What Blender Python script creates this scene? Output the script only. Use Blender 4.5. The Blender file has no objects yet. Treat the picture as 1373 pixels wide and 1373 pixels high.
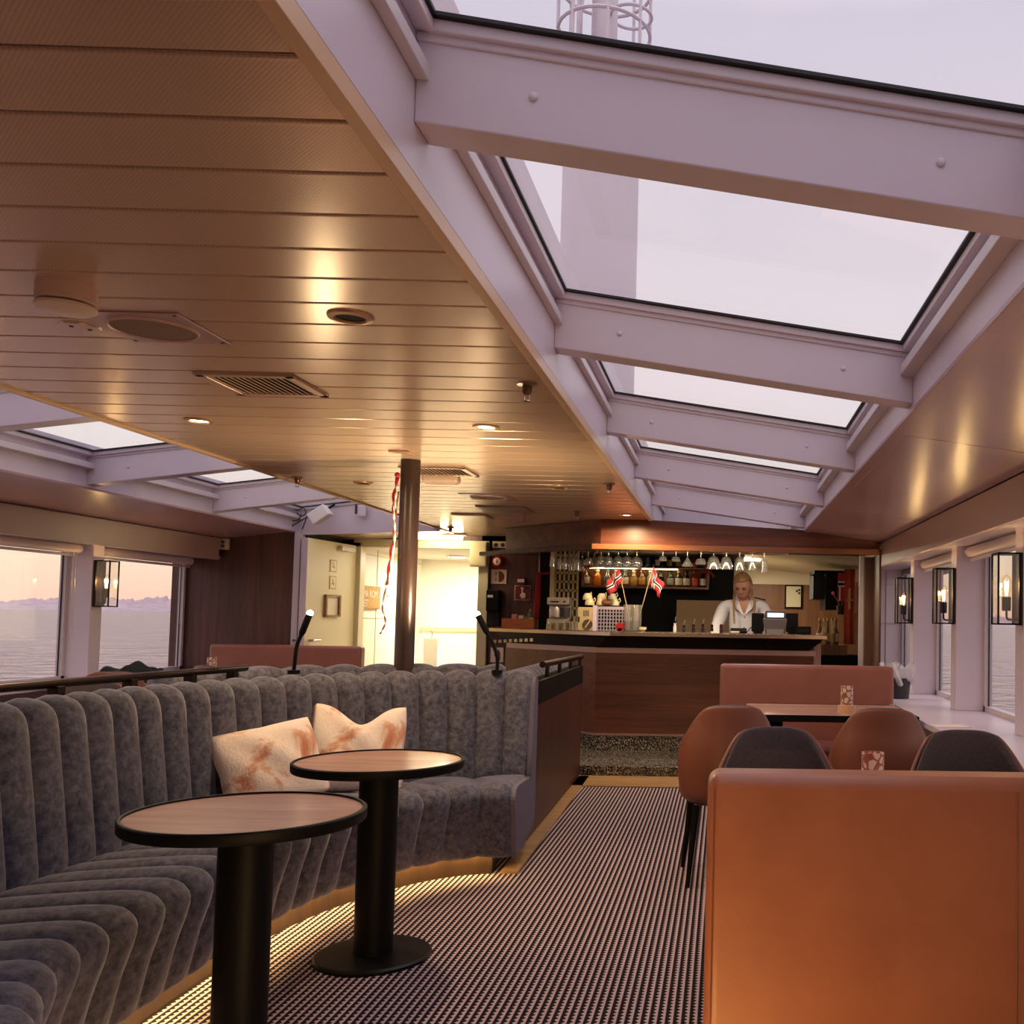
import bpy, bmesh, math, random
from mathutils import Vector, Matrix
random.seed(7)
PI = math.pi
SC = bpy.context.scene
COL = SC.collection

# ------------------------------------------------------------------ camera, world, exposure
CF, CCX, CCY = 1302.7, 1000.7, 770.9          # focal length and principal point in a 1373 px frame
CYAW, CPITCH, CROLL, EYE = -0.0222, 0.0476, 0.0177, 1.30
def cam_matrix():
    M = Matrix(((1, 0, 0), (0, 0, -1), (0, 1, 0)))
    cy, sy = math.cos(CYAW), math.sin(CYAW); cp, sp = math.cos(CPITCH), math.sin(CPITCH); cr, sr = math.cos(CROLL), math.sin(CROLL)
    Ry = Matrix(((cy, sy, 0), (-sy, cy, 0), (0, 0, 1)))
    P = Matrix(((1, 0, 0), (0, cp, sp), (0, -sp, cp)))
    Rr = Matrix(((cr, -sr, 0), (sr, cr, 0), (0, 0, 1)))
    return Rr @ P @ M @ Ry
CR = cam_matrix()
cam_d = bpy.data.cameras.new('camera'); cam = bpy.data.objects.new('camera', cam_d); COL.objects.link(cam)
cam_d.sensor_width = 36; cam_d.lens = CF / 1373 * 36
cam_d.shift_x = (686.5 - CCX) / 1373; cam_d.shift_y = (CCY - 686.5) / 1373
cam_d.clip_start = 0.05; cam_d.clip_end = 60000
mw = Matrix((( CR[0][0], -CR[1][0], -CR[2][0], 0), (CR[0][1], -CR[1][1], -CR[2][1], 0), (CR[0][2], -CR[1][2], -CR[2][2], EYE), (0, 0, 0, 1)))
cam.matrix_world = mw
SC.camera = cam
SC.view_settings.view_transform = 'Standard'
SC.view_settings.look = 'None'
SC.view_settings.gamma = 1.0
SC.view_settings.use_curve_mapping = False
SC.view_settings.exposure = 0.34
SC.cycles.use_denoising = True
SC.cycles.max_bounces = 8; SC.cycles.diffuse_bounces = 4; SC.cycles.glossy_bounces = 4
SC.cycles.transparent_max_bounces = 24; SC.cycles.transmission_bounces = 6
SC.cycles.caustics_reflective = False; SC.cycles.caustics_refractive = False
SC.cycles.sample_clamp_indirect = 4.0

SKY = 1.0
W = bpy.data.worlds.new('dusk_sky'); SC.world = W; W.use_nodes = True
wn = W.node_tree.nodes; wl = W.node_tree.links; wn.clear()
wo = wn.new('ShaderNodeOutputWorld'); wb = wn.new('ShaderNodeBackground'); tc = wn.new('ShaderNodeTexCoord')
sep = wn.new('ShaderNodeSeparateXYZ'); rmp = wn.new('ShaderNodeValToRGB')
wl.new(tc.outputs['Generated'], sep.inputs[0]); wl.new(sep.outputs['Z'], rmp.inputs[0])
cr_ = rmp.color_ramp
SKYC = [(0.0, (0.90, 0.56, 0.43)), (0.02, (0.92, 0.62, 0.46)), (0.06, (0.92, 0.73, 0.53)), (0.13, (0.88, 0.79, 0.76)), (0.22, (0.80, 0.73, 0.755)), (0.36, (0.69, 0.62, 0.675)), (0.54, (0.57, 0.53, 0.62)), (0.70, (0.95, 0.86, 0.98)), (1.0, (1.55, 1.4, 1.6))]
while len(cr_.elements) < len(SKYC): cr_.elements.new(0.5)
for e, (p, c) in zip(cr_.elements, SKYC): e.position = p; e.color = (*c, 1)
# faint pink streaks of cloud high up
nz = wn.new('ShaderNodeTexNoise'); nz.inputs['Scale'].default_value = 2.2; nz.inputs['Detail'].default_value = 3
mp = wn.new('ShaderNodeMapping'); mp.inputs['Scale'].default_value = (1, 1, 3.0)
wl.new(tc.outputs['Generated'], mp.inputs[0]); wl.new(mp.outputs[0], nz.inputs['Vector'])
r2 = wn.new('ShaderNodeValToRGB'); r2.color_ramp.elements[0].position = 0.52; r2.color_ramp.elements[1].position = 0.70
r2.color_ramp.elements[0].color = (0, 0, 0, 1); r2.color_ramp.elements[1].color = (1, 1, 1, 1)
wl.new(nz.outputs[0], r2.inputs[0])
mx = wn.new('ShaderNodeMix'); mx.data_type = 'RGBA'; mx.inputs[7].default_value = (0.92, 0.74, 0.74, 1)
mm = wn.new('ShaderNodeMath'); mm.operation = 'MULTIPLY'; mm.inputs[1].default_value = 0.35
wl.new(r2.outputs[0], mm.inputs[0]); wl.new(mm.outputs[0], mx.inputs[0]); wl.new(rmp.outputs[0], mx.inputs[6])
wl.new(mx.outputs[2], wb.inputs[0]); wb.inputs[1].default_value = SKY; wl.new(wb.outputs[0], wo.inputs[0])

# ------------------------------------------------------------------ measuring helpers
def ray(px, py):
    return CR.transposed() @ Vector(((px - CCX) / CF, (py - CCY) / CF, 1.0))
def at(px, py, Y):                       # point of the place seen at a pixel, at a given distance along the ship
    d = ray(px, py); return d * (Y / d.y) + Vector((0, 0, EYE))
def atz(px, py, z):                      # same, on a level plane
    d = ray(px, py); return d * ((z - EYE) / d.z) + Vector((0, 0, EYE))
ORD = ['first', 'second', 'third', 'fourth', 'fifth', 'sixth', 'seventh', 'eighth', 'ninth', 'tenth', 'eleventh', 'twelfth', 'thirteenth', 'fourteenth', 'fifteenth', 'sixteenth', 'seventeenth', 'eighteenth']

# ------------------------------------------------------------------ materials
def srgb(r, g, b):
    f = lambda c: (c / 255 / 12.92) if c / 255 <= 0.04045 else ((c / 255 + 0.055) / 1.055) ** 2.4
    return (f(r), f(g), f(b))
class Mat:
    def __init__(s, name):
        s.m = bpy.data.materials.new(name); s.m.use_nodes = True
        s.n = s.m.node_tree.nodes; s.l = s.m.node_tree.links
        s.b = s.n.get('Principled BSDF'); s.out = s.n.get('Material Output')
    def node(s, t, **kw):
        n = s.n.new(t)
        for k, v in kw.items(): setattr(n, k, v)
        return n
    def coords(s, scale=(1, 1, 1), rot=(0, 0, 0)):
        t = s.node('ShaderNodeTexCoord'); m = s.node('ShaderNodeMapping')
        m.inputs['Scale'].default_value = scale; m.inputs['Rotation'].default_value = rot
        s.l.new(t.outputs['Object'], m.inputs[0]); return m.outputs[0]
    def ramp(s, fac, stops):
        r = s.node('ShaderNodeValToRGB'); e = r.color_ramp.elements
        while len(e) < len(stops): e.new(0.5)
        for q, (p, c) in zip(e, stops): q.position = p; q.color = (*c, 1)
        s.l.new(fac, r.inputs[0]); return r.outputs[0]
    def noise(s, vec, scale, detail=4, rough=0.55, dist=0):
        n = s.node('ShaderNodeTexNoise'); n.inputs['Scale'].default_value = scale; n.inputs['Detail'].default_value = detail
        n.inputs['Roughness'].default_value = rough; n.inputs['Distortion'].default_value = dist
        s.l.new(vec, n.inputs['Vector']); return n.outputs[0]
    def bump(s, h, strength, dist=0.01):
        b = s.node('ShaderNodeBump'); b.inputs['Strength'].default_value = strength; b.inputs['Distance'].default_value = dist
        s.l.new(h, b.inputs['Height']); s.l.new(b.outputs[0], s.b.inputs['Normal'])
def plain(name, col, rough=0.5, metal=0.0, spec=0.5, coat=0.0, emit=None, estr=0.0, var=0.0, vscale=8.0, bump=0.0, bscale=60.0):
    M = Mat(name); b = M.b
    b.inputs['Base Color'].default_value = (*col, 1); b.inputs['Roughness'].default_value = rough
    b.inputs['Metallic'].default_value = metal; b.inputs['Specular IOR Level'].default_value = spec
    b.inputs['Coat Weight'].default_value = coat
    if emit: b.inputs['Emission Color'].default_value = (*emit, 1); b.inputs['Emission Strength'].default_value = estr
    if var:
        c = M.coords(); n = M.noise(c, vscale)
        o = M.ramp(n, [(0.3, tuple(x * (1 - var) for x in col)), (0.7, tuple(min(1, x * (1 + var)) for x in col))])
        M.l.new(o, b.inputs['Base Color'])
    if bump:
        c = M.coords(); M.bump(M.noise(c, bscale, 3), bump, 0.004)
    return M.m
def wood(name, dark, light, grain=(1, 14, 14), rough=0.4, scale=3.0, spec=0.5, coat=0.0):
    M = Mat(name); c = M.coords(scale=grain)
    n = M.noise(c, scale, 7, 0.6, 1.2); n2 = M.noise(c, scale * 0.35, 2)
    a = M.node('ShaderNodeMath', operation='ADD'); M.l.new(n, a.inputs[0]); M.l.new(n2, a.inputs[1])
    h = M.node('ShaderNodeMath', operation='MULTIPLY'); h.inputs[1].default_value = 0.5; M.l.new(a.outputs[0], h.inputs[0])
    o = M.ramp(h.outputs[0], [(0.34, dark), (0.52, tuple((x + y) / 2 for x, y in zip(dark, light))), (0.66, light)])
    M.l.new(o, M.b.inputs['Base Color']); M.b.inputs['Roughness'].default_value = rough
    M.b.inputs['Specular IOR Level'].default_value = spec; M.b.inputs['Coat Weight'].default_value = coat
    M.bump(n, 0.06, 0.003); return M.m
def clear(name, tint=(1, 1, 1), refl=0.05, edge=0.5, rough=0.02, body=None, bodyfac=0.0):
    M = Mat(name); M.n.remove(M.b)
    t = M.node('ShaderNodeBsdfTransparent'); t.inputs[0].default_value = (*tint, 1)
    g = M.node('ShaderNodeBsdfGlossy'); g.inputs['Roughness'].default_value = rough
    lw = M.node('ShaderNodeLayerWeight'); lw.inputs['Blend'].default_value = 0.5
    p = M.node('ShaderNodeMath', operation='POWER'); p.inputs[1].default_value = 4.0
    ma = M.node('ShaderNodeMath', operation='MULTIPLY_ADD'); ma.inputs[1].default_value = edge; ma.inputs[2].default_value = refl
    M.l.new(lw.outputs['Facing'], p.inputs[0]); M.l.new(p.outputs[0], ma.inputs[0])
    src = t.outputs[0]
    if body:
        d = M.node('ShaderNodeBsdfTranslucent'); d.inputs[0].default_value = (*body, 1)
        d2 = M.node('ShaderNodeBsdfDiffuse'); d2.inputs[0].default_value = (*body, 1)
        dm = M.node('ShaderNodeMixShader'); dm.inputs[0].default_value = 0.5; M.l.new(d.outputs[0], dm.inputs[1]); M.l.new(d2.outputs[0], dm.inputs[2])
        bm_ = M.node('ShaderNodeMixShader'); bm_.inputs[0].default_value = bodyfac
        M.l.new(t.outputs[0], bm_.inputs[1]); M.l.new(dm.outputs[0], bm_.inputs[2]); src = bm_.outputs[0]
    mxs = M.node('ShaderNodeMixShader'); M.l.new(ma.outputs[0], mxs.inputs[0]); M.l.new(src, mxs.inputs[1]); M.l.new(g.outputs[0], mxs.inputs[2])
    M.l.new(mxs.outputs[0], M.out.inputs[0]); return M.m
def glow(name, col, strength):
    M = Mat(name); M.b.inputs['Base Color'].default_value = (*col, 1)
    M.b.inputs['Emission Color'].default_value = (*col, 1); M.b.inputs['Emission Strength'].default_value = strength; return M.m

m_white = plain('white_paint', srgb(212, 200, 210), 0.35, var=0.03, vscale=3)
m_batten = plain('white_batten_paint', srgb(205, 195, 200), 0.4)
m_gasket = plain('black_rubber', (0.012, 0.012, 0.014), 0.6, bump=0.4, bscale=40)
m_soffit = plain('beige_panel_paint', srgb(176, 142, 142), 0.27, var=0.03, vscale=2)
m_valence = plain('cream_valence_paint', srgb(205, 176, 158), 0.35, var=0.03, vscale=2)
m_trim = plain('tan_edge_trim', srgb(214, 178, 140), 0.35, metal=0.0)
m_black = plain('black_satin', (0.0032, 0.0028, 0.003), 0.5, spec=0.16)
m_blackmat = plain('black_matte', (0.006, 0.006, 0.007), 0.75)
m_blackgloss = plain('black_gloss', (0.004, 0.004, 0.004), 0.35, spec=0.3)
m_bronze = plain('dark_bronze', srgb(48, 35, 29), 0.32, metal=0.8)
m_steel = plain('brushed_steel', srgb(190, 185, 180), 0.3, metal=1.0)
m_chrome = plain('chrome', (0.8, 0.8, 0.8), 0.12, metal=1.0)
m_grey = plain('grey_plastic', srgb(110, 104, 108), 0.5)
m_darkgrey = plain('dark_grey_plastic', srgb(52, 48, 52), 0.5)
m_whitepl = plain('white_plastic', srgb(232, 224, 218), 0.4)
m_cream = plain('cream_plastic', srgb(226, 210, 180), 0.45)
m_paper = plain('white_paper', srgb(238, 228, 212), 0.7)
m_red = plain('signal_red', srgb(176, 28, 32), 0.4)
m_redcloth = plain('red_cloth', srgb(168, 36, 44), 0.8)
m_darkred = plain('dark_red_sign', srgb(120, 24, 26), 0.5)
m_blue = plain('flag_navy', srgb(20, 24, 60), 0.8)
m_flagwhite = plain('flag_white', srgb(235, 230, 225), 0.8)
m_walldark = wood('dark_red_wood_vertical', srgb(58, 30, 26), srgb(104, 60, 48), (18, 18, 0.8), 0.45, 2.5)
m_woodh = wood('red_brown_wood_horizontal', srgb(72, 32, 26), srgb(122, 66, 48), (0.8, 12, 14), 0.33, 2.2)
m_woodhl = wood('canopy_wood', srgb(86, 42, 30), srgb(136, 78, 54), (0.7, 12, 14), 0.36, 2.2)
m_woodlip = wood('warm_lip_wood', srgb(130, 78, 46), srgb(178, 118, 74), (0.8, 14, 14), 0.4, 2.5)
m_cedar = wood('cedar_box_wood', srgb(124, 58, 30), srgb(176, 96, 54), (2, 14, 14), 0.5, 4)
m_galley = wood('galley_wood', srgb(100, 62, 40), srgb(136, 90, 58), (16, 16, 0.8), 0.5, 2.2)
m_tabletop = wood('table_walnut', srgb(176, 130, 108), srgb(208, 164, 138), (1.2, 10, 10), 0.25, 3.0, spec=0.8)
m_oak = wood('oak_strip', srgb(150, 110, 66), srgb(196, 152, 96), (1.2, 12, 12), 0.4, 3)
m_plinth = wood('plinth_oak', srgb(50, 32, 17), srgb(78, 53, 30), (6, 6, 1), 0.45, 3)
m_black_in = plain('black_inside', (0.004, 0.004, 0.004), 0.8)
m_led = glow('warm_led', (1.0, 0.70, 0.30), 46.0)
m_lamp_on = glow('downlight_lens', (1.0, 0.80, 0.50), 16.0)
m_filament = glow('bulb_filament', (1.0, 0.66, 0.26), 22.0)
m_glass = clear('window_glass', (0.985, 0.98, 0.985), 0.025, 0.30, 0.0)
m_sconceglass = clear('lantern_glass', (0.97, 0.96, 0.95), 0.05, 0.4)
m_barglass = clear('drinking_glass', (0.90, 0.89, 0.86), 0.20, 0.85, 0.05, srgb(244, 238, 220), 0.20)
m_bulbglass = clear('bulb_glass', (1.0, 0.95, 0.86), 0.04, 0.5)

def mk_leather(name, a, b):
    M = Mat(name); c = M.coords()
    o = M.ramp(M.noise(c, 5, 4), [(0.3, a), (0.7, b)]); M.l.new(o, M.b.inputs['Base Color'])
    M.b.inputs['Roughness'].default_value = 0.42; M.b.inputs['Specular IOR Level'].default_value = 0.45
    M.bump(M.noise(c, 260, 3), 0.18, 0.002); return M.m
m_leather = mk_leather('cognac_leather', srgb(154, 93, 62), srgb(168, 104, 70))
m_chairleather = mk_leather('chair_leather', srgb(122, 70, 50), srgb(132, 77, 55))
m_leather2 = mk_leather('rose_brown_leather', srgb(150, 94, 80), srgb(162, 104, 88))
def mk_fabric(name, a, b, sheen=0.2, stint=(0.7, 0.7, 0.75), sc=26, rough=0.85):
    M = Mat(name); c = M.coords(); n = M.noise(c, sc, 7, 0.72, 0.15)
    o = M.ramp(n, [(0.32, a), (0.5, tuple((x + y) / 2 for x, y in zip(a, b))), (0.66, b)]); M.l.new(o, M.b.inputs['Base Color'])
    M.b.inputs['Roughness'].default_value = rough; M.b.inputs['Sheen Weight'].default_value = sheen
    M.b.inputs['Sheen Tint'].default_value = (*stint, 1); M.b.inputs['Sheen Roughness'].default_value = 0.35
    M.b.inputs['Specular IOR Level'].default_value = 0.25
    M.bump(n, 0.15, 0.004); return M.m
m_velvet = mk_fabric('blue_grey_velvet', srgb(50, 51, 64), srgb(116, 113, 126), 0.6, (0.75, 0.76, 0.9), 34)
m_chairgrey = mk_fabric('taupe_grey_fabric', srgb(82, 72, 74), srgb(98, 88, 90), 0.2, (0.8, 0.75, 0.75), 90)
def mk_carpet():
    M = Mat('houndstooth_carpet'); c = M.coords()
    s = M.node('ShaderNodeSeparateXYZ'); M.l.new(c, s.inputs[0])
    def mth(op, a, b=None, c2=None):
        n = M.node('ShaderNodeMath', operation=op)
        for i, v in enumerate((a, b, c2)):
            if v is None: continue
            if isinstance(v, (int, float)): n.inputs[i].default_value = v
            else: M.l.new(v, n.inputs[i])
        return n.outputs[0]
    u = mth('DIVIDE', s.outputs[0], 0.0262); v = mth('DIVIDE', s.outputs[1], 0.0262)
    fy = mth('FRACT', v)
    sway = mth('MULTIPLY', mth('ABSOLUTE', mth('SUBTRACT', fy, 0.5)), 0.42)        # zigzag leaning of the light stripe
    fx = mth('FRACT', mth('ADD', u, sway))
    d = mth('ABSOLUTE', mth('SUBTRACT', fx, 0.5))
    wid = mth('MULTIPLY_ADD', mth('ABSOLUTE', mth('SUBTRACT', fy, 0.5)), 0.44, 0.09)  # stripe swells and pinches
    e = mth('SUBTRACT', wid, d)
    msk = mth('SMOOTH_MAX', mth('MULTIPLY_ADD', e, 9.0, 0.5), 0.0, 0.05); msk = mth('MINIMUM', msk, 1.0)
    nn = M.noise(c, 420, 2); nl = M.noise(c, 2.5, 3)
    dark = M.ramp(nn, [(0.3, srgb(26, 18, 22)), (0.7, srgb(44, 33, 36))])
    light = M.ramp(nn, [(0.3, srgb(186, 158, 156)), (0.7, srgb(226, 200, 194))])
    mx = M.node('ShaderNodeMix', data_type='RGBA'); M.l.new(msk, mx.inputs[0]); M.l.new(dark, mx.inputs[6]); M.l.new(light, mx.inputs[7])
    M.l.new(mx.outputs[2], M.b.inputs['Base Color']); M.b.inputs['Roughness'].default_value = 0.95; M.b.inputs['Specular IOR Level'].default_value = 0.1
    M.bump(nn, 0.5, 0.004); return M.m
m_carpet = mk_carpet()
def mk_plank():
    M = Mat('perforated_ceiling_panel'); c = M.coords(scale=(1, 1, 1))
    w = M.node('ShaderNodeTexWave', wave_type='BANDS', bands_direction='DIAGONAL'); w.inputs['Scale'].default_value = 62; w.inputs['Distortion'].default_value = 0.0
    M.l.new(c, w.inputs['Vector'])
    o = M.ramp(w.outputs['Fac'], [(0.0, srgb(206, 172, 144)), (1.0, srgb(220, 186, 158))]); M.l.new(o, M.b.inputs['Base Color'])
    M.b.inputs['Roughness'].default_value = 0.24; M.b.inputs['Specular IOR Level'].default_value = 1.0
    M.b.inputs['Metallic'].default_value = 0.32
    M.bump(w.outputs['Fac'], 0.05, 0.001); return M.m
m_plank = mk_plank()
def mk_granite():
    M = Mat('black_speckled_granite'); c = M.coords()
    v = M.node('ShaderNodeTexVoronoi'); v.inputs['Scale'].default_value = 150; M.l.new(c, v.inputs['Vector'])
    sp = M.node('ShaderNodeSeparateColor'); M.l.new(v.outputs['Color'], sp.inputs[0])
    o = M.ramp(sp.outputs[0], [(0.0, (0.010, 0.009, 0.008)), (0.55, (0.025, 0.021, 0.018)), (0.74, (0.10, 0.085, 0.065)), (0.9, (0.55, 0.47, 0.36))])
    M.l.new(o, M.b.inputs['Base Color']); M.b.inputs['Roughness'].default_value = 0.25; return M.m
m_granite = mk_granite()
def mk_sea():
    M = Mat('sea_water'); c = M.coords()
    n1 = M.noise(M.coords(scale=(0.12, 0.12, 1)), 1.0, 5, 0.6, 0.5); n2 = M.noise(M.coords(scale=(0.02, 0.02, 1)), 1.0, 3, 0.5)
    a = M.node('ShaderNodeMath', operation='MULTIPLY_ADD'); a.inputs[1].default_value = 0.8; M.l.new(n2, a.inputs[0]); M.l.new(n1, a.inputs[2])
    M.b.inputs['Base Color'].default_value = (0.46, 0.345, 0.42, 1); M.b.inputs['Roughness'].default_value = 0.18; M.b.inputs['IOR'].default_value = 1.33
    M.bump(a.outputs[0], 1.0, 60.0); return M.m
m_sea = mk_sea()
def mk_hazy_snow():
    M = Mat('hazy_snowy_rock'); c = M.coords(); n = M.noise(c, 0.004, 8, 0.65)
    o = M.ramp(n, [(0.35, (0.42, 0.335, 0.35)), (0.65, (0.54, 0.44, 0.45))]); M.l.new(o, M.b.inputs['Base Color']); M.b.inputs['Roughness'].default_value = 1.0  # snowy rock made paler and pinker: distance haze is put into its colour
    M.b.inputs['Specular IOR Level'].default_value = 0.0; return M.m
m_hazy_snow = mk_hazy_snow()
def mk_pillow():
    M = Mat('shaggy_cushion_cloth'); c = M.coords()
    n = M.noise(c, 4.2, 5, 0.6, 0.5)
    o = M.ramp(n, [(0.33, srgb(190, 112, 80)), (0.41, srgb(214, 158, 128)), (0.47, srgb(240, 220, 206)), (0.68, srgb(246, 232, 220))]); M.l.new(o, M.b.inputs['Base Color'])
    M.b.inputs['Roughness'].default_value = 0.9; M.b.inputs['Sheen Weight'].default_value = 0.2
    M.bump(M.noise(M.coords(scale=(60, 60, 260)), 1.0, 3), 0.4, 0.006); return M.m
m_pillow = mk_pillow()
m_skin = plain('skin', srgb(205, 150, 128), 0.5)
m_hair = wood('blond_hair', srgb(128, 92, 56), srgb(186, 146, 92), (40, 40, 3), 0.5, 3)
m_shirt = plain('white_uniform_shirt', srgb(226, 222, 230), 0.8)

# ------------------------------------------------------------------ mesh helpers
class MB:
    def __init__(s): s.b = bmesh.new(); s.mi = 0
    def _new(s, geom):
        for f in geom:
            f.material_index = s.mi
    def box(s, c, d, rz=0.0, M=None):
        c = Vector(c); hx, hy, hz = d[0] / 2, d[1] / 2, d[2] / 2
        vs = [Vector((x, y, z)) for x in (-hx, hx) for y in (-hy, hy) for z in (-hz, hz)]
        R = M if M is not None else Matrix.Rotation(rz, 3, 'Z')
        v = [s.b.verts.new(c + R @ q) for q in vs]
        s._new([s.b.faces.new([v[i] for i in f]) for f in ((0, 1, 3, 2), (4, 6, 7, 5), (0, 4, 5, 1), (2, 3, 7, 6), (0, 2, 6, 4), (1, 5, 7, 3))]); return s
    def bx(s, x0, x1, y0, y1, z0, z1):
        return s.box(((x0 + x1) / 2, (y0 + y1) / 2, (z0 + z1) / 2), (abs(x1 - x0), abs(y1 - y0), abs(z1 - z0)))
    def hexa(s, p):        # eight points, same order as box
        v = [s.b.verts.new(Vector(q)) for q in p]
        s._new([s.b.faces.new([v[i] for i in f]) for f in ((0, 1, 3, 2), (4, 6, 7, 5), (0, 4, 5, 1), (2, 3, 7, 6), (0, 2, 6, 4), (1, 5, 7, 3))]); return s
    def slope(s, x0, x1, y0, y1, zb0, zb1, zt0, zt1):   # box whose bottom and top slope along X
        return s.hexa([(x0, y0, zb0), (x0, y0, zt0), (x0, y1, zb0), (x0, y1, zt0), (x1, y0, zb1), (x1, y0, zt1), (x1, y1, zb1), (x1, y1, zt1)])
    def prism(s, pts, z0, z1, M=None):
        M = M or Matrix.Identity(4)
        a = [s.b.verts.new(M @ Vector((x, y, z0))) for x, y in pts]; b = [s.b.verts.new(M @ Vector((x, y, z1))) for x, y in pts]; n = len(pts)
        fs = [s.b.faces.new(list(reversed(a))), s.b.faces.new(b)]
        for i in range(n): fs.append(s.b.faces.new((a[i], a[(i + 1) % n], b[(i + 1) % n], b[i])))
        s._new(fs); return s
    def lathe(s, prof, c=(0, 0, 0), seg=24, M=None):     # profile of (r, z)
        c = Vector(c); M = M or Matrix.Identity(3); rings = []
        for r, z in prof:
            if r < 1e-6: rings.append([s.b.verts.new(c + M @ Vector((0, 0, z)))])
            else: rings.append([s.b.verts.new(c + M @ Vector((r * math.cos(2 * PI * i / seg), r * math.sin(2 * PI * i / seg), z))) for i in range(seg)])
        fs = []
        for a, b in zip(rings, rings[1:]):
            for i in range(seg):
                j = (i + 1) % seg
                if len(a) == 1 and len(b) == 1: continue
                if len(a) == 1: fs.append(s.b.faces.new((a[0], b[i], b[j])))
                elif len(b) == 1: fs.append(s.b.faces.new((a[i], a[j], b[0])))
                else: fs.append(s.b.faces.new((a[i], a[j], b[j], b[i])))
        s._new(fs); return s
    def cyl(s, c, r, h, seg=24, M=None, r2=None):
        return s.lathe([(0, 0), (r, 0), (r if r2 is None else r2, h), (0, h)], c, seg, M)
    def tube(s, pts, r, seg=8, cap=True):
        pts = [Vector(p) for p in pts]; rings = []; up = Vector((0, 0, 1)); prev = None
        rr = r if isinstance(r, (list, tuple)) else [r] * len(pts)
        for i, p in enumerate(pts):
            t = (pts[min(i + 1, len(pts) - 1)] - pts[max(i - 1, 0)]).normalized()
            if prev is None:
                a = t.cross(up if abs(t.z) < 0.95 else Vector((1, 0, 0))).normalized()
            else: a = (prev - t * prev.dot(t)).normalized()
            prev = a; b = t.cross(a)
            rings.append([s.b.verts.new(p + (a * math.cos(2 * PI * k / seg) + b * math.sin(2 * PI * k / seg)) * rr[i]) for k in range(seg)])
        fs = []
        for A, B in zip(rings, rings[1:]):
            for k in range(seg): fs.append(s.b.faces.new((A[k], A[(k + 1) % seg], B[(k + 1) % seg], B[k])))
        if cap: fs += [s.b.faces.new(list(reversed(rings[0]))), s.b.faces.new(rings[-1])]
        s._new(fs); return s
    def sphere(s, c, r, seg=16, rings=10, sc=(1, 1, 1), M=None):
        M = M or Matrix.Identity(3); c = Vector(c); n0 = len(s.b.verts)
        prof = [(math.sin(PI * i / rings), -math.cos(PI * i / rings)) for i in range(rings + 1)]
        D = Matrix.Diagonal(Vector(sc) * r)
        return s.lathe([(max(0, a) if a > 1e-5 else 0, b) for a, b in prof], c, seg, M @ D)
    def grid(s, fn, nu, nv, closed_u=False):
        g = [[s.b.verts.new(Vector(fn(i / (nu if closed_u else nu - 1), j / (nv - 1)))) for j in range(nv)] for i in range(nu)]
        fs = []
        for i in range(nu if closed_u else nu - 1):
            for j in range(nv - 1):
                fs.append(s.b.faces.new((g[i][j], g[(i + 1) % nu][j], g[(i + 1) % nu][j + 1], g[i][j + 1])))
        s._new(fs); return g
    def build(s, name, mats, parent=None, smooth=False, bevel=0.0, bseg=2, origin=True, solid=0.0, subsurf=0, angle=40):
        bmesh.ops.remove_doubles(s.b, verts=s.b.verts, dist=1e-6)
        bmesh.ops.recalc_face_normals(s.b, faces=s.b.faces)
        me = bpy.data.meshes.new(name); s.b.to_mesh(me); s.b.free()
        if not isinstance(mats, (list, tuple)): mats = [mats]
        for m in mats: me.materials.append(m)
        if smooth:
            me.polygons.foreach_set('use_smooth', [True] * len(me.polygons))
            if angle < 180:
                try: me.set_sharp_from_angle(angle=math.radians(angle))
                except Exception: pass
        o = bpy.data.objects.new(name, me); COL.objects.link(o)
        if parent: o.parent = parent
        elif origin and len(me.vertices):
            xs = [v.co.x for v in me.vertices]; ys = [v.co.y for v in me.vertices]; zs = [v.co.z for v in me.vertices]
            c = Vector(((min(xs) + max(xs)) / 2, (min(ys) + max(ys)) / 2, min(zs)))
            me.transform(Matrix.Translation(-c)); o.location = c
        if solid: md = o.modifiers.new('solid', 'SOLIDIFY'); md.thickness = abs(solid); md.offset = 0 if solid > 0 else -1
        if bevel: md = o.modifiers.new('bevel', 'BEVEL'); md.width = bevel; md.segments = bseg; md.limit_method = 'ANGLE'; md.angle_limit = math.radians(35)
        if subsurf: md = o.modifiers.new('sub', 'SUBSURF'); md.levels = subsurf; md.render_levels = subsurf
        return o
def tag(o, label, cat, group=None, kind=None):
    o['label'] = label; o['category'] = cat
    if group: o['group'] = group
    if kind: o['kind'] = kind
    return o
def struct(o): o['kind'] = 'structure'; return o
def thing(name, label, cat, loc=(0, 0, 0), rz=0.0, group=None, kind=None):
    o = bpy.data.objects.new(name, None); COL.objects.link(o); o.empty_display_size = 0.05
    o.location = loc; o.rotation_euler = (0, 0, rz)
    if kind == 'structure': o['kind'] = 'structure'
    else: tag(o, label, cat, group)
    return o
def copy_thing(root, loc, rz, label, group=None):
    def cp(o, parent):
        c = o.copy(); COL.objects.link(c)
        if parent: c.parent = parent
        for ch in [x for x in bpy.data.objects if x.parent == o]: cp(ch, c)
        return c
    kids = {}
    for x in bpy.data.objects:
        if x.parent: kids.setdefault(x.parent, []).append(x)
    def cp2(o, parent):
        c = o.copy(); COL.objects.link(c)
        if parent: c.parent = parent
        for ch in kids.get(o, []): cp2(ch, c)
        return c
    r = cp2(root, None); r.location = loc; r.rotation_euler = (0, 0, rz); r['label'] = label
    if group: r['group'] = group
    return r
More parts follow.
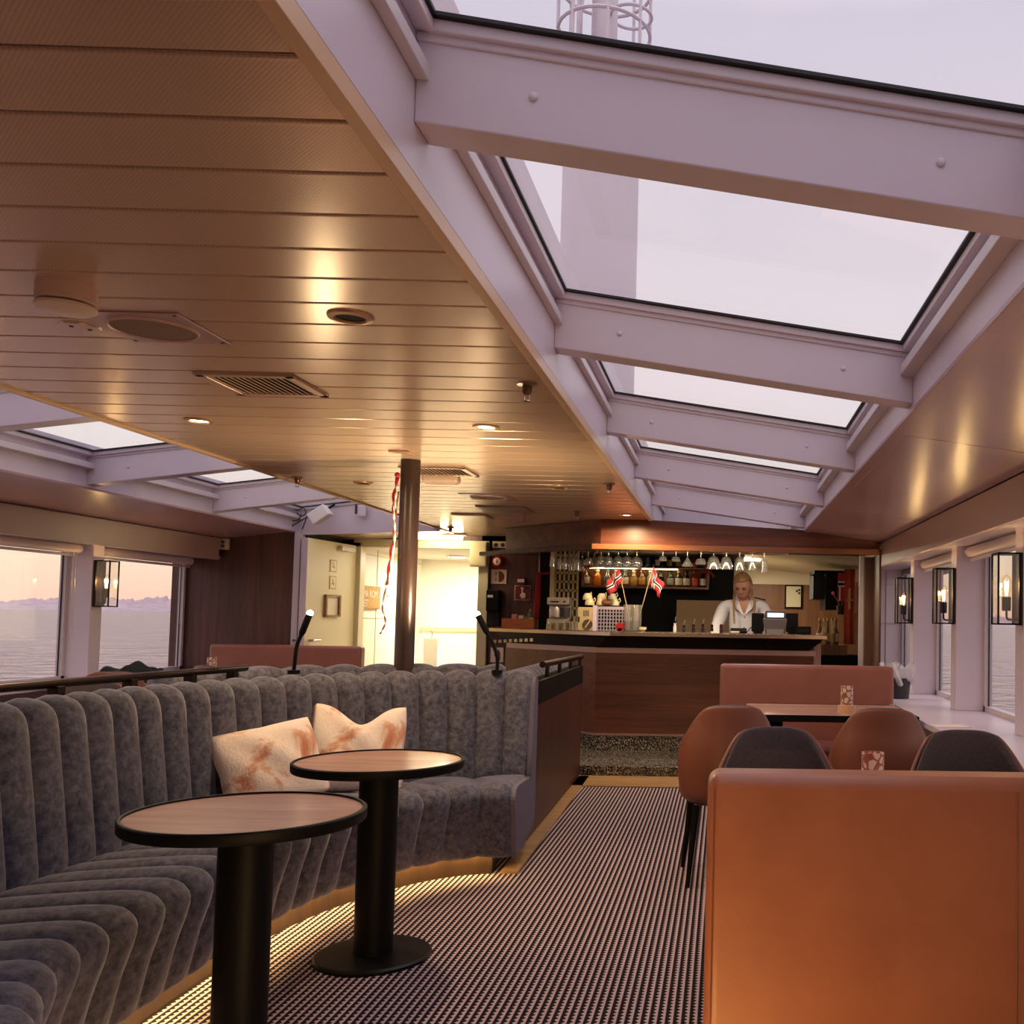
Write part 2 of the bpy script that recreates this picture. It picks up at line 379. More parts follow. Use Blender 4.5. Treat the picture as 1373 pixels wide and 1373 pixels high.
def text(name, s, size, loc, rot, mat, parent, depth=0.0008, sx=1.0):
    cu = bpy.data.curves.new(name + '_curve', 'FONT'); cu.body = s; cu.size = size; cu.extrude = depth; cu.align_x = 'LEFT'
    t = bpy.data.objects.new('tmp', cu); COL.objects.link(t)
    dg = bpy.context.evaluated_depsgraph_get(); me = bpy.data.meshes.new_from_object(t.evaluated_get(dg))
    bpy.data.objects.remove(t); me.materials.clear(); me.materials.append(mat)
    me.transform(Matrix.Diagonal((sx, 1, 1, 1)))
    o = bpy.data.objects.new(name, me); COL.objects.link(o); o.parent = parent; o.location = loc; o.rotation_euler = rot; return o
def lamp(kind, loc, energy, col, parent=None, size=0.05, spot=None, rot=None, blend=0.6, sy=None):
    d = bpy.data.lights.new('light', kind); d.energy = energy; d.color = col
    if kind in ('POINT', 'SPOT'): d.shadow_soft_size = size
    if kind == 'AREA':
        d.size = size
        if sy: d.shape = 'RECTANGLE'; d.size_y = sy
    if kind == 'SPOT': d.spot_size = spot; d.spot_blend = blend
    o = bpy.data.objects.new('light', d); COL.objects.link(o); o.location = loc
    if rot: o.rotation_euler = rot
    if parent: o.parent = parent
    return o
def smooth_path(pts, n):
    P = [Vector(p) for p in pts]; P = [2 * P[0] - P[1]] + P + [2 * P[-1] - P[-2]]; out = []
    for i in range(1, len(P) - 2):
        for k in range(n):
            t = k / n; a, b, c, d = P[i - 1], P[i], P[i + 1], P[i + 2]
            out.append(0.5 * ((2 * b) + (c - a) * t + (2 * a - 5 * b + 4 * c - d) * t * t + (3 * b - a - 3 * c + d) * t ** 3))
    out.append(P[-2]); return out

# ================================================================== THE SETTING
CL = -1.815                      # ship's centre line
mir = lambda x: 2 * CL - x
XI, XO, XV, XP, XW = -0.69, 0.71, 1.42, 1.58, 1.79    # starboard: ceiling edge, soffit edge, valence, pillar face, wall
CZ = 2.20
YB = -3.5                        # after end of the room, behind the camera
b = MB(); b.bx(-6.4, 2.6, YB, 14.0, -0.12, 0.0); struct(b.build('floor', m_carpet, origin=False))
# oak threshold in front of the bar step
b = MB(); b.bx(-1.75, 1.3, 7.60, 8.09, 0.001, 0.012); struct(b.build('trim_1', m_oak, bevel=0.003))

# --- centre ceiling: plank panels with shadow gaps
b = MB(); y = 1.545 - 0.21 * 24
while y < 10.9:
    y1 = min(y + 0.21, 10.9)
    if y > YB - 0.2: b.bx(mir(XI) + 0.012, XI - 0.012, y + 0.0045, y1 - 0.0045, CZ, CZ + 0.012)
    y += 0.21
ceil = struct(b.build('ceiling', m_plank, origin=False, bevel=0.005, bseg=2))
b = MB(); b.bx(mir(XI), XI, YB, 10.9, CZ + 0.014, CZ + 0.06); o = struct(b.build('ceiling.001', plain('ceiling_gap', srgb(110, 78, 58), 0.7), origin=False))
# light-tight roof deck over the middle, and outboard
b = MB(); b.bx(mir(XI) + 0.02, XI - 0.02, YB, 14.2, 2.75, 2.83); b.bx(mir(XI) - 0.0, XI, YB - 0.1, YB, 0, 2.8); struct(b.build('ceiling.002', m_white, origin=False))
# edge strips of the plank ceiling
for k, (x0, s) in enumerate(((XI, 1), (mir(XI), -1))):
    b = MB(); b.bx(x0 - 0.008 * s, x0 + 0.022 * s, YB, 10.9 if s < 0 else 10.2, CZ - 0.012, CZ + 0.03)
    struct(b.build('trim_%d' % (2 + k), m_trim, bevel=0.002, origin=False))

SL = -0.1345                     # roof slope
zb = lambda d: 2.335 + SL * d    # beam underside at distance d outboard of the ceiling edge
zg = lambda d: 2.560 + SL * d    # glass
def skylight(s, beams, yend, first):
    X = lambda d: (XI + d) if s > 0 else (mir(XI) - d)
    WID = XO - XI
    n = 10 if s > 0 else 20
    def sl(bm, d0, d1, y0, y1, b0, b1, t0, t1):
        if s > 0: bm.slope(X(d0), X(d1), y0, y1, b0, b1, t0, t1)
        else: bm.slope(X(d1), X(d0), y0, y1, b1, b0, t1, t0)
    bm = MB()                     # inner and outer upstands
    sl(bm, -0.03, 0.022, YB, yend, CZ + 0.03, CZ + 0.03, 2.76, 2.76)
    sl(bm, WID, WID + 0.04, YB, yend, 2.124, 2.119, zg(WID) + 0.05, zg(WID) + 0.05)
    sl(bm, -0.03, WID + 0.04, yend, yend + 0.05, 2.13 if s > 0 else 2.16, 2.09, 2.76, 2.6)
    struct(bm.build('trim_%d' % n, m_white, origin=False)); n += 1
    for y0 in beams:
        bt = MB(); sl(bt, 0.022, WID, y0, y0 + 0.105, zb(0.022), zb(WID), zg(0.022) - 0.03, zg(WID) - 0.03)
        sl(bt, 0.022, WID, y0 - 0.007, y0 + 0.112, zg(0.022) - 0.052, zg(WID) - 0.052, zg(0.022) - 0.022, zg(WID) - 0.022)
        o = struct(bt.build('trim_%d' % n, m_white, bevel=0.004)); n += 1
        for d in (0.27, 1.13):
            h = MB(); zc = (zb(d) + zg(d)) / 2 - 0.02
            h.sphere((X(d), y0 - 0.002, zc), 0.010, 12, 8, (1, 0.5, 1)); q = h.build('bolt', m_white, smooth=True, parent=o)
            q.location = -o.location
    ys = [YB - 0.1] + list(beams) + [yend - 0.0]
    for i in range(len(ys) - 1):
        a, c = ys[i] + 0.105, ys[i + 1]
        if c - a < 0.25: continue
        root = thing('window_%d' % (first + i), '', '', (X(WID / 2), a, zg(WID / 2)), kind='structure')
        L = -Vector(root.location)
        p = MB(); sl(p, 0.0, WID + 0.02, a - 0.03, c + 0.03, zg(0), zg(WID + 0.02), zg(0) + 0.008, zg(WID + 0.02) + 0.008)
        p.build('pane', m_glass, root).location = L
        f = MB()
        for d0, d1 in ((0.022, 0.062), (WID - 0.045, WID)):
            sl(f, d0, d1, a, c, zg(d0) - 0.035, zg(d1) - 0.035, zg(d0) - 0.008, zg(d1) - 0.008)
        sl(f, 0.02, WID, a, a + 0.02, zg(0.02) - 0.035, zg(WID) - 0.035, zg(0.02) - 0.008, zg(WID) - 0.008)
        sl(f, 0.02, WID, c - 0.02, c, zg(0.02) - 0.035, zg(WID) - 0.035, zg(0.02) - 0.008, zg(WID) - 0.008)
        f.build('frame', m_white, root, bevel=0.003).location = L
        g = MB()
        for d0, d1 in ((0.022, 0.071), (WID - 0.058, WID)):
            sl(g, d0, d1, a, c, zg(d0) - 0.008, zg(d1) - 0.008, zg(d0), zg(d1))
        for q0, q1 in ((a, a + 0.03), (c - 0.034, c)):
            sl(g, 0.02, WID, q0, q1, zg(0.02) - 0.008, zg(WID) - 0.008, zg(0.02), zg(WID))
        g.build('gasket', m_gasket, root).location = L
        t = MB()
        sl(t, 0.022, 0.052, a, c, zg(0.022) - 0.135, zg(0.052) - 0.135, zg(0.022) - 0.10, zg(0.052) - 0.10)
        sl(t, WID - 0.05, WID, a, c, zg(WID - 0.05) - 0.125, zg(WID) - 0.125, zg(WID - 0.05) - 0.085, zg(WID) - 0.085)
        t.build('ledge', m_batten, root, bevel=0.003).location = L
    # sloping soffit sheets outboard of the skylight
    js = [YB, -0.6, 1.78, 4.18, 6.86, 10.0] if s > 0 else [YB, -0.6, 1.78, 4.18, 6.86, 9.9]
    for j in range(len(js) - 1):
        q = MB(); sl(q, WID + 0.008, XV - XI, js[j] + 0.003, js[j + 1] - 0.003, 2.127, 2.040, 2.17, 2.08)
        struct(q.build('ceiling.%03d' % (10 + j + (0 if s > 0 else 6)), m_soffit, origin=False, bevel=0.003))
    q = MB(); sl(q, WID - 0.002, WID + 0.055, YB, yend, 2.116, 2.109, 2.132, 2.125); struct(q.build('trim_%d' % (n), m_soffit, origin=False, bevel=0.002)); n += 1
    # valence, ledge over the windows, outboard roof
    q = MB(); sl(q, XV - XI, XV - XI + 0.03, YB, 10.0 if s > 0 else 9.80, 1.82, 1.82, 2.036, 2.036)
    struct(q.build('trim_%d' % n, m_valence, origin=False, bevel=0.004)); n += 1
    q = MB(); sl(q, XV - XI + 0.03, XW - XI + 0.05, YB, 10.0, 1.835, 1.835, 1.86, 1.86); sl(q, XV - XI, XW - XI + 0.1, YB, 10.0, 2.09, 2.0, 2.35, 2.2)
    sl(q, WID + 0.04, XV - XI, YB, 10.0, 2.2, 2.12, 2.36, 2.3)
    struct(q.build('trim_%d' % n, plain('glossy_white_recess', srgb(214, 204, 208), 0.18), origin=False)); n += 1
skylight(1, [-3.0, -1.34, 0.33, 2.0, 3.68, 5.34, 7.02, 8.67], 10.2, 1)
skylight(-1, [-3.2, -1.55, 0.1, 1.75, 3.38, 5.03, 6.66, 8.28], 9.90, 11)

# --- side walls: dado, ledge, pillars, glass
def side(s):
    X = (lambda x: x) if s > 0 else mir
    nm = 'right' if s > 0 else 'left'
    def bx(bm, x0, x1, *a): bm.bx(min(X(x0), X(x1)), max(X(x0), X(x1)), *a)
    q = MB(); bx(q, XW - 0.04, XW + 0.06, YB, 10.0, 0, 0.72); bx(q, XW, XW + 0.06, YB, 10.0, 1.80, 2.2)
    struct(q.build('wall_' + nm, m_white, origin=False))
    q = MB(); bx(q, 1.20 if s > 0 else 1.45, XW + 0.02, YB, 9.68, 0.685, 0.72); struct(q.build('trim_%d' % (31 if s > 0 else 41), m_white, origin=False, bevel=0.004))
    py = [0.68, 2.15, 3.62, 5.10, 6.59, 8.08] if s > 0 else [0.68, 2.15, 3.65, 5.13, 6.63, 8.12]
    for k, y0 in enumerate(py):
        q = MB(); bx(q, XP, XW + 0.02, y0, y0 + 0.145, 0.72, 1.84); struct(q.build('trim_%d' % ((32 if s > 0 else 42) + k), m_white, bevel=0.004))
    ends = [YB - 0.1] + py + [9.66 if s > 0 else 9.86]
    for k in range(len(ends) - 1):
        a, c = ends[k] + 0.145, ends[k + 1]
        root = thing('window_%d' % ((21 if s > 0 else 31) + k), '', '', (X(XW), a, 0.72), kind='structure'); L = -Vector(root.location)
        p = MB(); bx(p, XW + 0.01, XW + 0.018, a, c, 0.72, 1.82); p.build('pane', m_glass, root).location = L
        f = MB()
        for y0, y1 in ((a, a + 0.035), (c - 0.035, c)): bx(f, XW - 0.02, XW + 0.03, y0, y1, 0.72, 1.82)
        bx(f, XW - 0.02, XW + 0.03, a, c, 0.72, 0.755); bx(f, XW - 0.02, XW + 0.03, a, c, 1.785, 1.82)
        f.build('frame', m_batten, root, bevel=0.004).location = L
        g = MB()
        for y0, y1 in ((a + 0.035, a + 0.045), (c - 0.045, c - 0.035)): bx(g, XW + 0.004, XW + 0.010, y0, y1, 0.755, 1.785)
        g.build('gasket', m_gasket, root).location = L
side(1); side(-1)
# roller blinds rolled up at the window heads
def blind(s, y0, y1, label):
    X = (lambda x: x) if s > 0 else mir
    root = thing('roller_blind', label, 'blind', (X(1.66), (y0 + y1) / 2, 1.765), group='rolled up window blinds')
    h = (y1 - y0) / 2; R = Matrix.Rotation(PI / 2, 3, 'X')
    q = MB(); q.lathe([(0, -h), (0.036, -h), (0.036, h), (0, h)], (0, 0, 0.028), 20, R); q.build('roll', plain('blind_cloth', srgb(222, 206, 204), 0.5), root, smooth=True)
    q = MB(); q.bx(-0.006, 0.006, -h, h, -0.035, -0.012); q.build('bottom_bar', m_batten, root, bevel=0.003)
    return root
for k, (y0, y1) in enumerate(((3.80, 5.06), (5.28, 6.55), (6.77, 8.03))):
    blind(1, y0, y1, 'white rolled-up blind over the ' + ['nearest right window in view', 'right window between the two nearer wall lanterns', 'right window beside the farthest wall lantern'][k])
for k, (y0, y1) in enumerate(((6.80, 8.06), (8.30, 9.72))):
    r = blind(-1, y0, y1, 'pale rolled-up blind over the left window ' + ['cut off by the photo edge', 'next to the dark wood bulkhead'][k])
    # bead chain of the blind
    yy = (0.55, 0.56)[k]
    c = MB(); zc = -0.02; pts = []
    for dy in (-0.018, 0.018): c.tube([(0.02, yy + dy, 0.02), (0.02, yy + dy, -0.58 if k else -0.68)], 0.0035, 6)
    c.tube([(0.02, yy - 0.018, -0.58 if k else -0.68), (0.02, yy, -0.61 if k else -0.71), (0.02, yy + 0.018, -0.58 if k else -0.68)], 0.004, 6)
    c.build('pull_chain', m_batten, r, smooth=True)

# --- forward bulkheads and the doorway
YD = 10.9
b = MB(); b.bx(-5.55, -4.34, 9.88, 9.96, 0, 2.12); struct(b.build('wall_front', m_walldark, origin=False))
b = MB(); b.bx(-4.34, -4.28, 9.86, 9.98, 0, 2.13); struct(b.build('trim_51', m_white, bevel=0.003))
b = MB(); b.bx(-4.32, -4.26, 9.98, YD, 0, 2.3); b.bx(-4.28, -4.10, YD - 0.02, YD + 0.08, 0, 2.3); struct(b.build('wall_front.001', m_blackmat, origin=False))
DX0, DX1 = -4.06, -2.72          # door opening
b = MB(); b.bx(DX1 + 0.0, -0.3, YD, YD + 0.08, 0, 2.3); b.bx(-4.28, -2.0, YD, YD + 0.08, 2.10, 2.6)
struct(b.build('wall_back', m_walldark, origin=False))
# lit plank ceiling of the recess before the door
b = MB(); y = 9.95
while y < YD: b.slope(mir(XI) - 1.40, mir(XI) + 0.0, y + 0.006, y + 0.2, 2.115, 2.195, 2.13, 2.21); y += 0.206
struct(b.build('ceiling.003', m_plank, origin=False))
b = MB(); b.slope(mir(XI) - 1.40, mir(XI) + 0.05, 9.95, YD + 0.1, 2.14, 2.22, 2.4, 2.5); struct(b.build('ceiling.004', m_white, origin=False))
# lobby behind the door
m_lobby = plain('lobby_white', srgb(238, 232, 214), 0.5)
b = MB(); b.bx(-4.3, -2.2, 13.3, 13.4, 0, 2.4); b.bx(-4.25, -4.12, YD + 0.08, 13.3, 0, 2.4); b.bx(-2.3, -2.2, YD + 0.08, 13.3, 0, 2.4); b.bx(-4.3, -2.2, YD + 0.08, 13.4, 2.06, 2.3)
struct(b.build('wall_lobby', m_lobby, origin=False))
b = MB()
for y in (11.60, 12.45): b.bx(-4.12, -4.114, y - 0.003, y + 0.003, 0, 2.06)
b.bx(-4.12, -4.114, 11.0, 13.3, 1.255, 1.262); b.bx(-4.12, -4.114, 11.0, 13.3, 1.99, 1.997); b.bx(-4.12, -2.3, 13.27, 13.3, 1.09, 1.14)
struct(b.build('trim_52', plain('panel_joint', srgb(196, 182, 150), 0.6), origin=False))
# door frame and the open door leaf
fr = thing('door_1', '', '', ((DX0 + DX1) / 2, YD, 0), kind='structure'); L = -Vector(fr.location)
m_frame = plain('cream_door_metal', srgb(206, 196, 162), 0.4); m_door = plain('cream_door_leaf', srgb(232, 218, 178), 0.45)
b = MB(); b.bx(DX0 - 0.06, DX0 + 0.02, YD - 0.05, YD + 0.1, 0, 2.10); b.bx(DX1 - 0.02, DX1 + 0.09, YD - 0.05, YD + 0.1, 0, 2.10); b.bx(DX0 - 0.06, DX1 + 0.09, YD - 0.05, YD + 0.1, 2.05, 2.14)
b.build('frame', m_frame, fr, bevel=0.004).location = L
hinge = Vector((DX0 - 0.03, YD - 0.03, 0)); ang = math.radians(-95.0)
lf = MB(); lf.bx(0, 1.06, -0.065, 0, 0.02, 2.06); leaf = lf.build('leaf', m_door, fr, bevel=0.003); leaf.location = hinge + L; leaf.rotation_euler = (0, 0, ang)
e = MB(); e.bx(1.061, 1.066, -0.065, 0, 0.02, 2.06); e.build('edge_strip', m_white, leaf)
h = MB(); h.cyl((0.98, -0.005, 1.03), 0.012, 0.06, 12, Matrix.Rotation(-PI / 2, 3, 'X')); h.tube([(0.98, 0.05, 1.03), (0.84, 0.052, 1.03)], 0.010, 10)
h.tube([(0.98, -0.115, 1.03), (1.09, -0.115, 1.03)], 0.010, 10); h.cyl((0.98, -0.12, 1.03), 0.012, 0.06, 12, Matrix.Rotation(-PI / 2, 3, 'X')); h.build('handle', m_steel, leaf, smooth=True)
c = MB(); c.box((0.30, 0.03, 2.0), (0.30, 0.05, 0.05)); c.build('closer', m_whitepl, leaf, bevel=0.006)
# partition / end wall behind the camera
b = MB(); b.bx(-6.4, 2.6, YB - 0.1, YB, 0, 2.9); struct(b.build('wall_rear', m_walldark, origin=False))
# white glossy end wall to the right of the bar
b = MB(); b.bx(1.46, 1.95, 9.68, 9.74, 0, 1.84); struct(b.build('wall_front.002', plain('glossy_white_panel', srgb(216, 206, 214), 0.12, spec=0.7), origin=False))
b = MB(); b.bx(1.613, 1.618, 9.67, 9.68, 0.72, 1.83); b.bx(1.46, 1.79, 9.67, 9.68, 1.30, 1.306); b.bx(1.46, 1.79, 9.67, 9.68, 1.69, 1.694); struct(b.build('trim_53', plain('pink_seam', srgb(190, 150, 160), 0.5), origin=False))

# ------------------------------------------------------------------ outside: sea, far mountains, mast
b = MB(); b.grid(lambda u, v: (40000 * (u - 0.5) * 2, 40000 * (v - 0.5) * 2, -9.0), 3, 3); o = b.build('sea', m_sea, origin=False); o['kind'] = 'structure'
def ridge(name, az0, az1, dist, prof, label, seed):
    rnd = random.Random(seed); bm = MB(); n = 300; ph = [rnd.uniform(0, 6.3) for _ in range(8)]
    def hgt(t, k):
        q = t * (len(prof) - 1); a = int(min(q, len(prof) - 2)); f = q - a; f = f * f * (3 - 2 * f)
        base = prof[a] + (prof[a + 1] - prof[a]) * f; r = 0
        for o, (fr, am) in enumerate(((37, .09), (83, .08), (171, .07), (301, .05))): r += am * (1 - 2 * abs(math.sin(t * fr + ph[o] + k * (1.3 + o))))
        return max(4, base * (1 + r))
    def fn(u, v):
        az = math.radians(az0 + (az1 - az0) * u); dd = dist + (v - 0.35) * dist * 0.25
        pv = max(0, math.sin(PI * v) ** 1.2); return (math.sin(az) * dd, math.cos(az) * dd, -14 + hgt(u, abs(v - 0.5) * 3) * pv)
    bm.grid(fn, n + 1, 13); return tag(bm.build(name, m_hazy_snow, smooth=True, origin=False, angle=180), label, 'mountain')
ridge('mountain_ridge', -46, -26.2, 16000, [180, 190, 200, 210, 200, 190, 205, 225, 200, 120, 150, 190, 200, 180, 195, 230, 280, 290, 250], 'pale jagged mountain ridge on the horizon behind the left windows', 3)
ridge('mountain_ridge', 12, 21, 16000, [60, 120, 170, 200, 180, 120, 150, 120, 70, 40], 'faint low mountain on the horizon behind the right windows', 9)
mast = thing('ship_mast', 'pale column mast with ladder cage rising behind the skylight glass', 'mast', (-3.58, 26.0, 0))
m_mast = plain('mast_paint', srgb(226, 218, 224), 0.5, bump=0.3, bscale=30)
b = MB(); b.lathe([(1.04, 3), (1.03, 13.6), (0.92, 14.2), (0.36, 14.4), (0.33, 30), (0, 30)], seg=48); b.build('column', m_mast, mast, smooth=True)
b = MB()
for zz in (16.2, 17.3, 18.6):
    b.tube([(1.25 * math.cos(a * PI / 16), 1.25 * math.sin(a * PI / 16), zz) for a in range(33)], 0.05, 6)
    b.tube([(0.75 + 0.55 * math.cos(a * PI / 16), -0.2 + 0.55 * math.sin(a * PI / 16), zz + 0.4) for a in range(33)], 0.045, 6)
for k in range(8):
    a = k * PI / 4 + 0.2; b.tube([(1.25 * math.cos(a), 1.25 * math.sin(a), 14.3), (1.25 * math.cos(a), 1.25 * math.sin(a), 19)], 0.05, 6)
b.tube([(-1.2, -0.2, 17.3), (-0.85, -0.3, 15.0)], 0.05, 6); b.tube([(-0.45, -0.6, 18.6), (-0.85, -0.5, 15.0)], 0.05, 6)
b.build('ladder_cage', m_mast, mast, smooth=True)
b = MB()
for k in range(5): b.cyl((-0.62, -0.2 - 0.1 * k, 15.0), 0.05, 4, 8)
b.build('pipe_bundle', m_mast, mast, smooth=True)

# ================================================================== FURNITURE
# --- the curved channel-tufted sofa
FRONT = [(-0.86, 1.62), (-1.08, 1.71), (-1.27, 1.87), (-1.42, 2.08), (-1.53, 2.27), (-1.61, 2.48), (-1.645, 2.75), (-1.655, 3.05), (-1.66, 3.40), (-1.66, 3.72), (-1.645, 3.98), (-1.585, 4.27), (-1.46, 4.56), (-1.32, 4.755), (-1.18, 4.85), (-1.035, 4.862)]
def frames(pts, per):
    P = smooth_path([(x, y, 0) for x, y in pts], per); S = [0.0]
    for a, c in zip(P, P[1:]): S.append(S[-1] + (c - a).length)
    return P, S
def resample(P, S, ds):
    n = int(round(S[-1] / ds)); out = []; j = 0
    for i in range(n + 1):
        s = S[-1] * i / n
        while j < len(S) - 2 and S[j + 1] < s: j += 1
        t = (s - S[j]) / max(1e-9, S[j + 1] - S[j]); p = P[j].lerp(P[j + 1], t)
        out.append((p, s))
    res = []
    for i, (p, s) in enumerate(out):
        a = out[max(0, i - 1)][0]; c = out[min(len(out) - 1, i + 1)][0]; t = (c - a).normalized()
        res.append((p, s, Vector((-t.y, t.x, 0))))
    return res
FP = frames(FRONT, 14); PITCH = FP[1][-1] / round(FP[1][-1] / 0.142); SAMP = resample(*FP, PITCH / 10)
def sweep(bm, prof, puff, samp=SAMP, pitch=PITCH, closed=True, off=0.0, ends=True):
    # prof: list of (n, z, weight); channels puff outward along the profile normal
    m = len(prof); rings = []
    nrm = []
    for j in range(m):
        a = prof[(j - 1) % m] if closed else prof[max(0, j - 1)]; c = prof[(j + 1) % m] if closed else prof[min(m - 1, j + 1)]
        d = Vector((c[0] - a[0], c[1] - a[1])); d = d.normalized() if d.length > 0 else Vector((1, 0)); nrm.append(Vector((-d.y, d.x)))
    for p, s, nv in samp:
        w = abs(math.sin(PI * s / pitch)) ** 0.55
        ring = []
        for j, q in enumerate(prof):
            k = puff * q[2] * (w - 0.55)
            ring.append(bm.b.verts.new(p + nv * (q[0] + off + nrm[j].x * k) + Vector((0, 0, q[1] + nrm[j].y * k))))
        rings.append(ring)
    fs = []
    for A, B in zip(rings, rings[1:]):
        for j in range(m if closed else m - 1): fs.append(bm.b.faces.new((A[j], A[(j + 1) % m], B[(j + 1) % m], B[j])))
    if ends and closed: fs += [bm.b.faces.new(rings[0]), bm.b.faces.new(list(reversed(rings[-1])))]
    bm._new(fs)
def dense(pts, k):
    P = smooth_path([(a, c, 0) for a, c, w in pts], k); W_ = []
    for i in range(len(pts) - 1):
        for q in range(k): W_.append(pts[i][2] + (pts[i + 1][2] - pts[i][2]) * q / k)
    W_.append(pts[-1][2]); return [(p.x, p.y, w) for p, w in zip(P, W_)]
sofa = thing('curved_sofa', 'blue-grey velvet channel-tufted curved sofa lining the aisle behind two round tables', 'sofa', (-2.0, 3.6, 0)); L = -Vector(sofa.location)
b = MB(); seat_prof = dense([(0.50, 0.13, 0), (0.118, 0.13, 0), (0.10, 0.106, 0), (0.072, 0.118, 0.6), (0.035, 0.27, 1), (0.0, 0.385, 1), (0.012, 0.435, 1), (0.07, 0.462, 1), (0.25, 0.455, 1), (0.50, 0.435, 0.7), (0.58, 0.40, 0)], 3)
sweep(b, seat_prof, 0.030); b.build('seat', m_velvet, sofa, smooth=True, angle=75).location = L
BP_ = [p + nv * 0.56 for p, s, nv in SAMP]; BS_ = [0.0]
for a_, c_ in zip(BP_, BP_[1:]): BS_.append(BS_[-1] + (c_ - a_).length)
BPITCH = BS_[-1] / round(BS_[-1] / 0.146); BSAMP = resample(BP_, BS_, BPITCH / 10)
b = MB(); back_prof = dense([(0.60, 0.30, 0), (0.535, 0.40, 0.6), (0.55, 0.60, 1), (0.575, 0.80, 1), (0.592, 0.925, 1), (0.625, 0.975, 1), (0.69, 0.985, 1), (0.735, 0.955, 0.5), (0.745, 0.88, 0), (0.745, 0.30, 0)], 3)
sweep(b, back_prof, 0.036, BSAMP, BPITCH, off=-0.56); b.build('backrest', m_velvet, sofa, smooth=True, angle=75).location = L
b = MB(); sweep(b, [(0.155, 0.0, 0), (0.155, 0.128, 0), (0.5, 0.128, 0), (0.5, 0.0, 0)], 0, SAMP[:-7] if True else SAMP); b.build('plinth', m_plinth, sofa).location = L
# plain velvet end panel facing the aisle
p_, s_, n_ = SAMP[-1]; ex = Vector((n_.y, -n_.x, 0))
ep = MB(); prof2 = [(q[0] + 0.012, q[1] - 0.010) for q in seat_prof[3:-3]] + [(0.55, 0.43)] + [(q[0] + 0.012 * (q[0] < 0.64), q[1] - 0.014) for q in back_prof[3:-2]] + [(0.745, 0.14), (0.3, 0.10)]
M4 = Matrix(((n_.x, 0, ex.x, p_.x), (n_.y, 0, ex.y, p_.y), (0, 1, 0, 0), (0, 0, 0, 1)))
ep.prism(prof2, -0.004, 0.022, M4); ep.build('end_panel', plain('velvet_end', srgb(104, 98, 112), 0.8), sofa, bevel=0.006).location = L
# warm strip lamp tucked under the seat skirt
b = MB(); sweep(b, [(0.120, 0.119, 0), (0.120, 0.127, 0), (0.138, 0.127, 0), (0.138, 0.119, 0)], 0, SAMP[:-6]); b.build('light_strip', m_led, sofa).location = L

# --- half-height partition and rail behind the sofa (port)
pr = thing('handrail', 'long dark bronze handrail on short posts behind the curved sofa', 'handrail', (-2.44, 3.6, 0)); L = -Vector(pr.location)
b = MB(); b.tube([(-2.455, 1.6, 1.035), (-2.44, 3.37, 1.03), (-2.41, 4.98, 1.02)], 0.017, 12); b.build('rail', m_bronze, pr, smooth=True).location = L
for px in (57, 160, 242, 309):
    q = atz(px, 920 - (px - 0) * 0.088, 1.02); yy = {57: 3.61, 160: 4.05, 242: 4.50, 309: 4.88}[px]
    b = MB(); b.bx(-2.445, -2.405, yy - 0.022, yy + 0.022, 0.40, 1.02); b.build('post', m_bronze, pr, bevel=0.003).location = L
b = MB(); b.bx(-2.50, -2.44, 1.6, 4.98, 0.0, 0.86); b.build('panel', m_walldark, pr).location = L

# --- second banquette, back to back with the sofa; its wooden cheek runs along the aisle
bq = thing('banquette', 'dark wood-panelled banquette back with blue velvet top and small rail beside the aisle', 'banquette', (-1.3, 6.7, 0)); L = -Vector(bq.location)
def cheek(bm, x0, x1, y0, y1, z0, z1): bm.hexa([(x0 - 0.0, y0, z0), (x0, y0, z1), (x0 - 0.045, y1, z0), (x0 - 0.045, y1, z1), (x1, y0, z0), (x1, y0, z1), (x1 - 0.045, y1, z0), (x1 - 0.045, y1, z1)])
b = MB(); y = 5.68
while y < 8.0:
    f = (y - 5.68) / 2.37 * 0.045; b.bx(-1.17 - f, -1.112 - f, y + 0.002, min(y + 0.118, 8.05), 0.02, 0.775); y += 0.12
b.build('wood_panel', wood('cheek_wood', srgb(58, 29, 24), srgb(96, 54, 43), (16, 16, 0.8), 0.4, 2.5), bq, bevel=0.003).location = L
b = MB(); cheek(b, -1.20, -1.108, 5.68, 8.06, 0.772, 0.915); b.build('top_band', m_black, bq, bevel=0.003).location = L
b = MB()
def roll(u, v):
    a = u * 2 * PI; s = v * 2.28; w = abs(math.sin(PI * s / 0.14)) ** 0.5 * 0.012
    return (-1.28 + (0.085 + w) * math.cos(a) - v * 0.045, 5.74 + s, 0.86 + (0.105 + w) * math.sin(a))
b.grid(roll, 18, 150, True); b.build('top_cushion', m_velvet, bq, smooth=True, angle=180).location = L
b = MB(); b.bx(-1.40, -1.21, 5.74, 8.0, 0.0, 0.88); b.build('back_panel', m_black, bq).location = L
b = MB()
SAMP2 = resample(*frames([(-2.12, 4.42), (-1.98, 4.86), (-1.74, 5.12), (-1.45, 5.28), (-1.20, 5.33)], 14), 0.014)
sweep(b, dense([(0.50, 0.30, 0), (0.44, 0.80, 1), (0.46, 0.97, 1), (0.52, 1.005, 1), (0.58, 0.985, 1), (0.62, 0.80, 1), (0.62, 0.30, 0)], 3), 0.03, SAMP2, 0.14); b.build('backrest', m_velvet, bq, smooth=True, angle=75).location = L
b = MB(); b.tube([(-1.135, 6.16, 1.005), (-1.168, 8.05, 0.985)], 0.021, 12); b.build('rail', m_bronze, bq, smooth=True).location = L
for k in range(4):
    yy = 6.36 + k * 0.54; x = -1.138 - (yy - 6.2) * 0.018
    b = MB(); b.cyl((x, yy, 0.90), 0.014, 0.10, 10); b.build('rail_post', m_bronze, bq, smooth=True).location = L
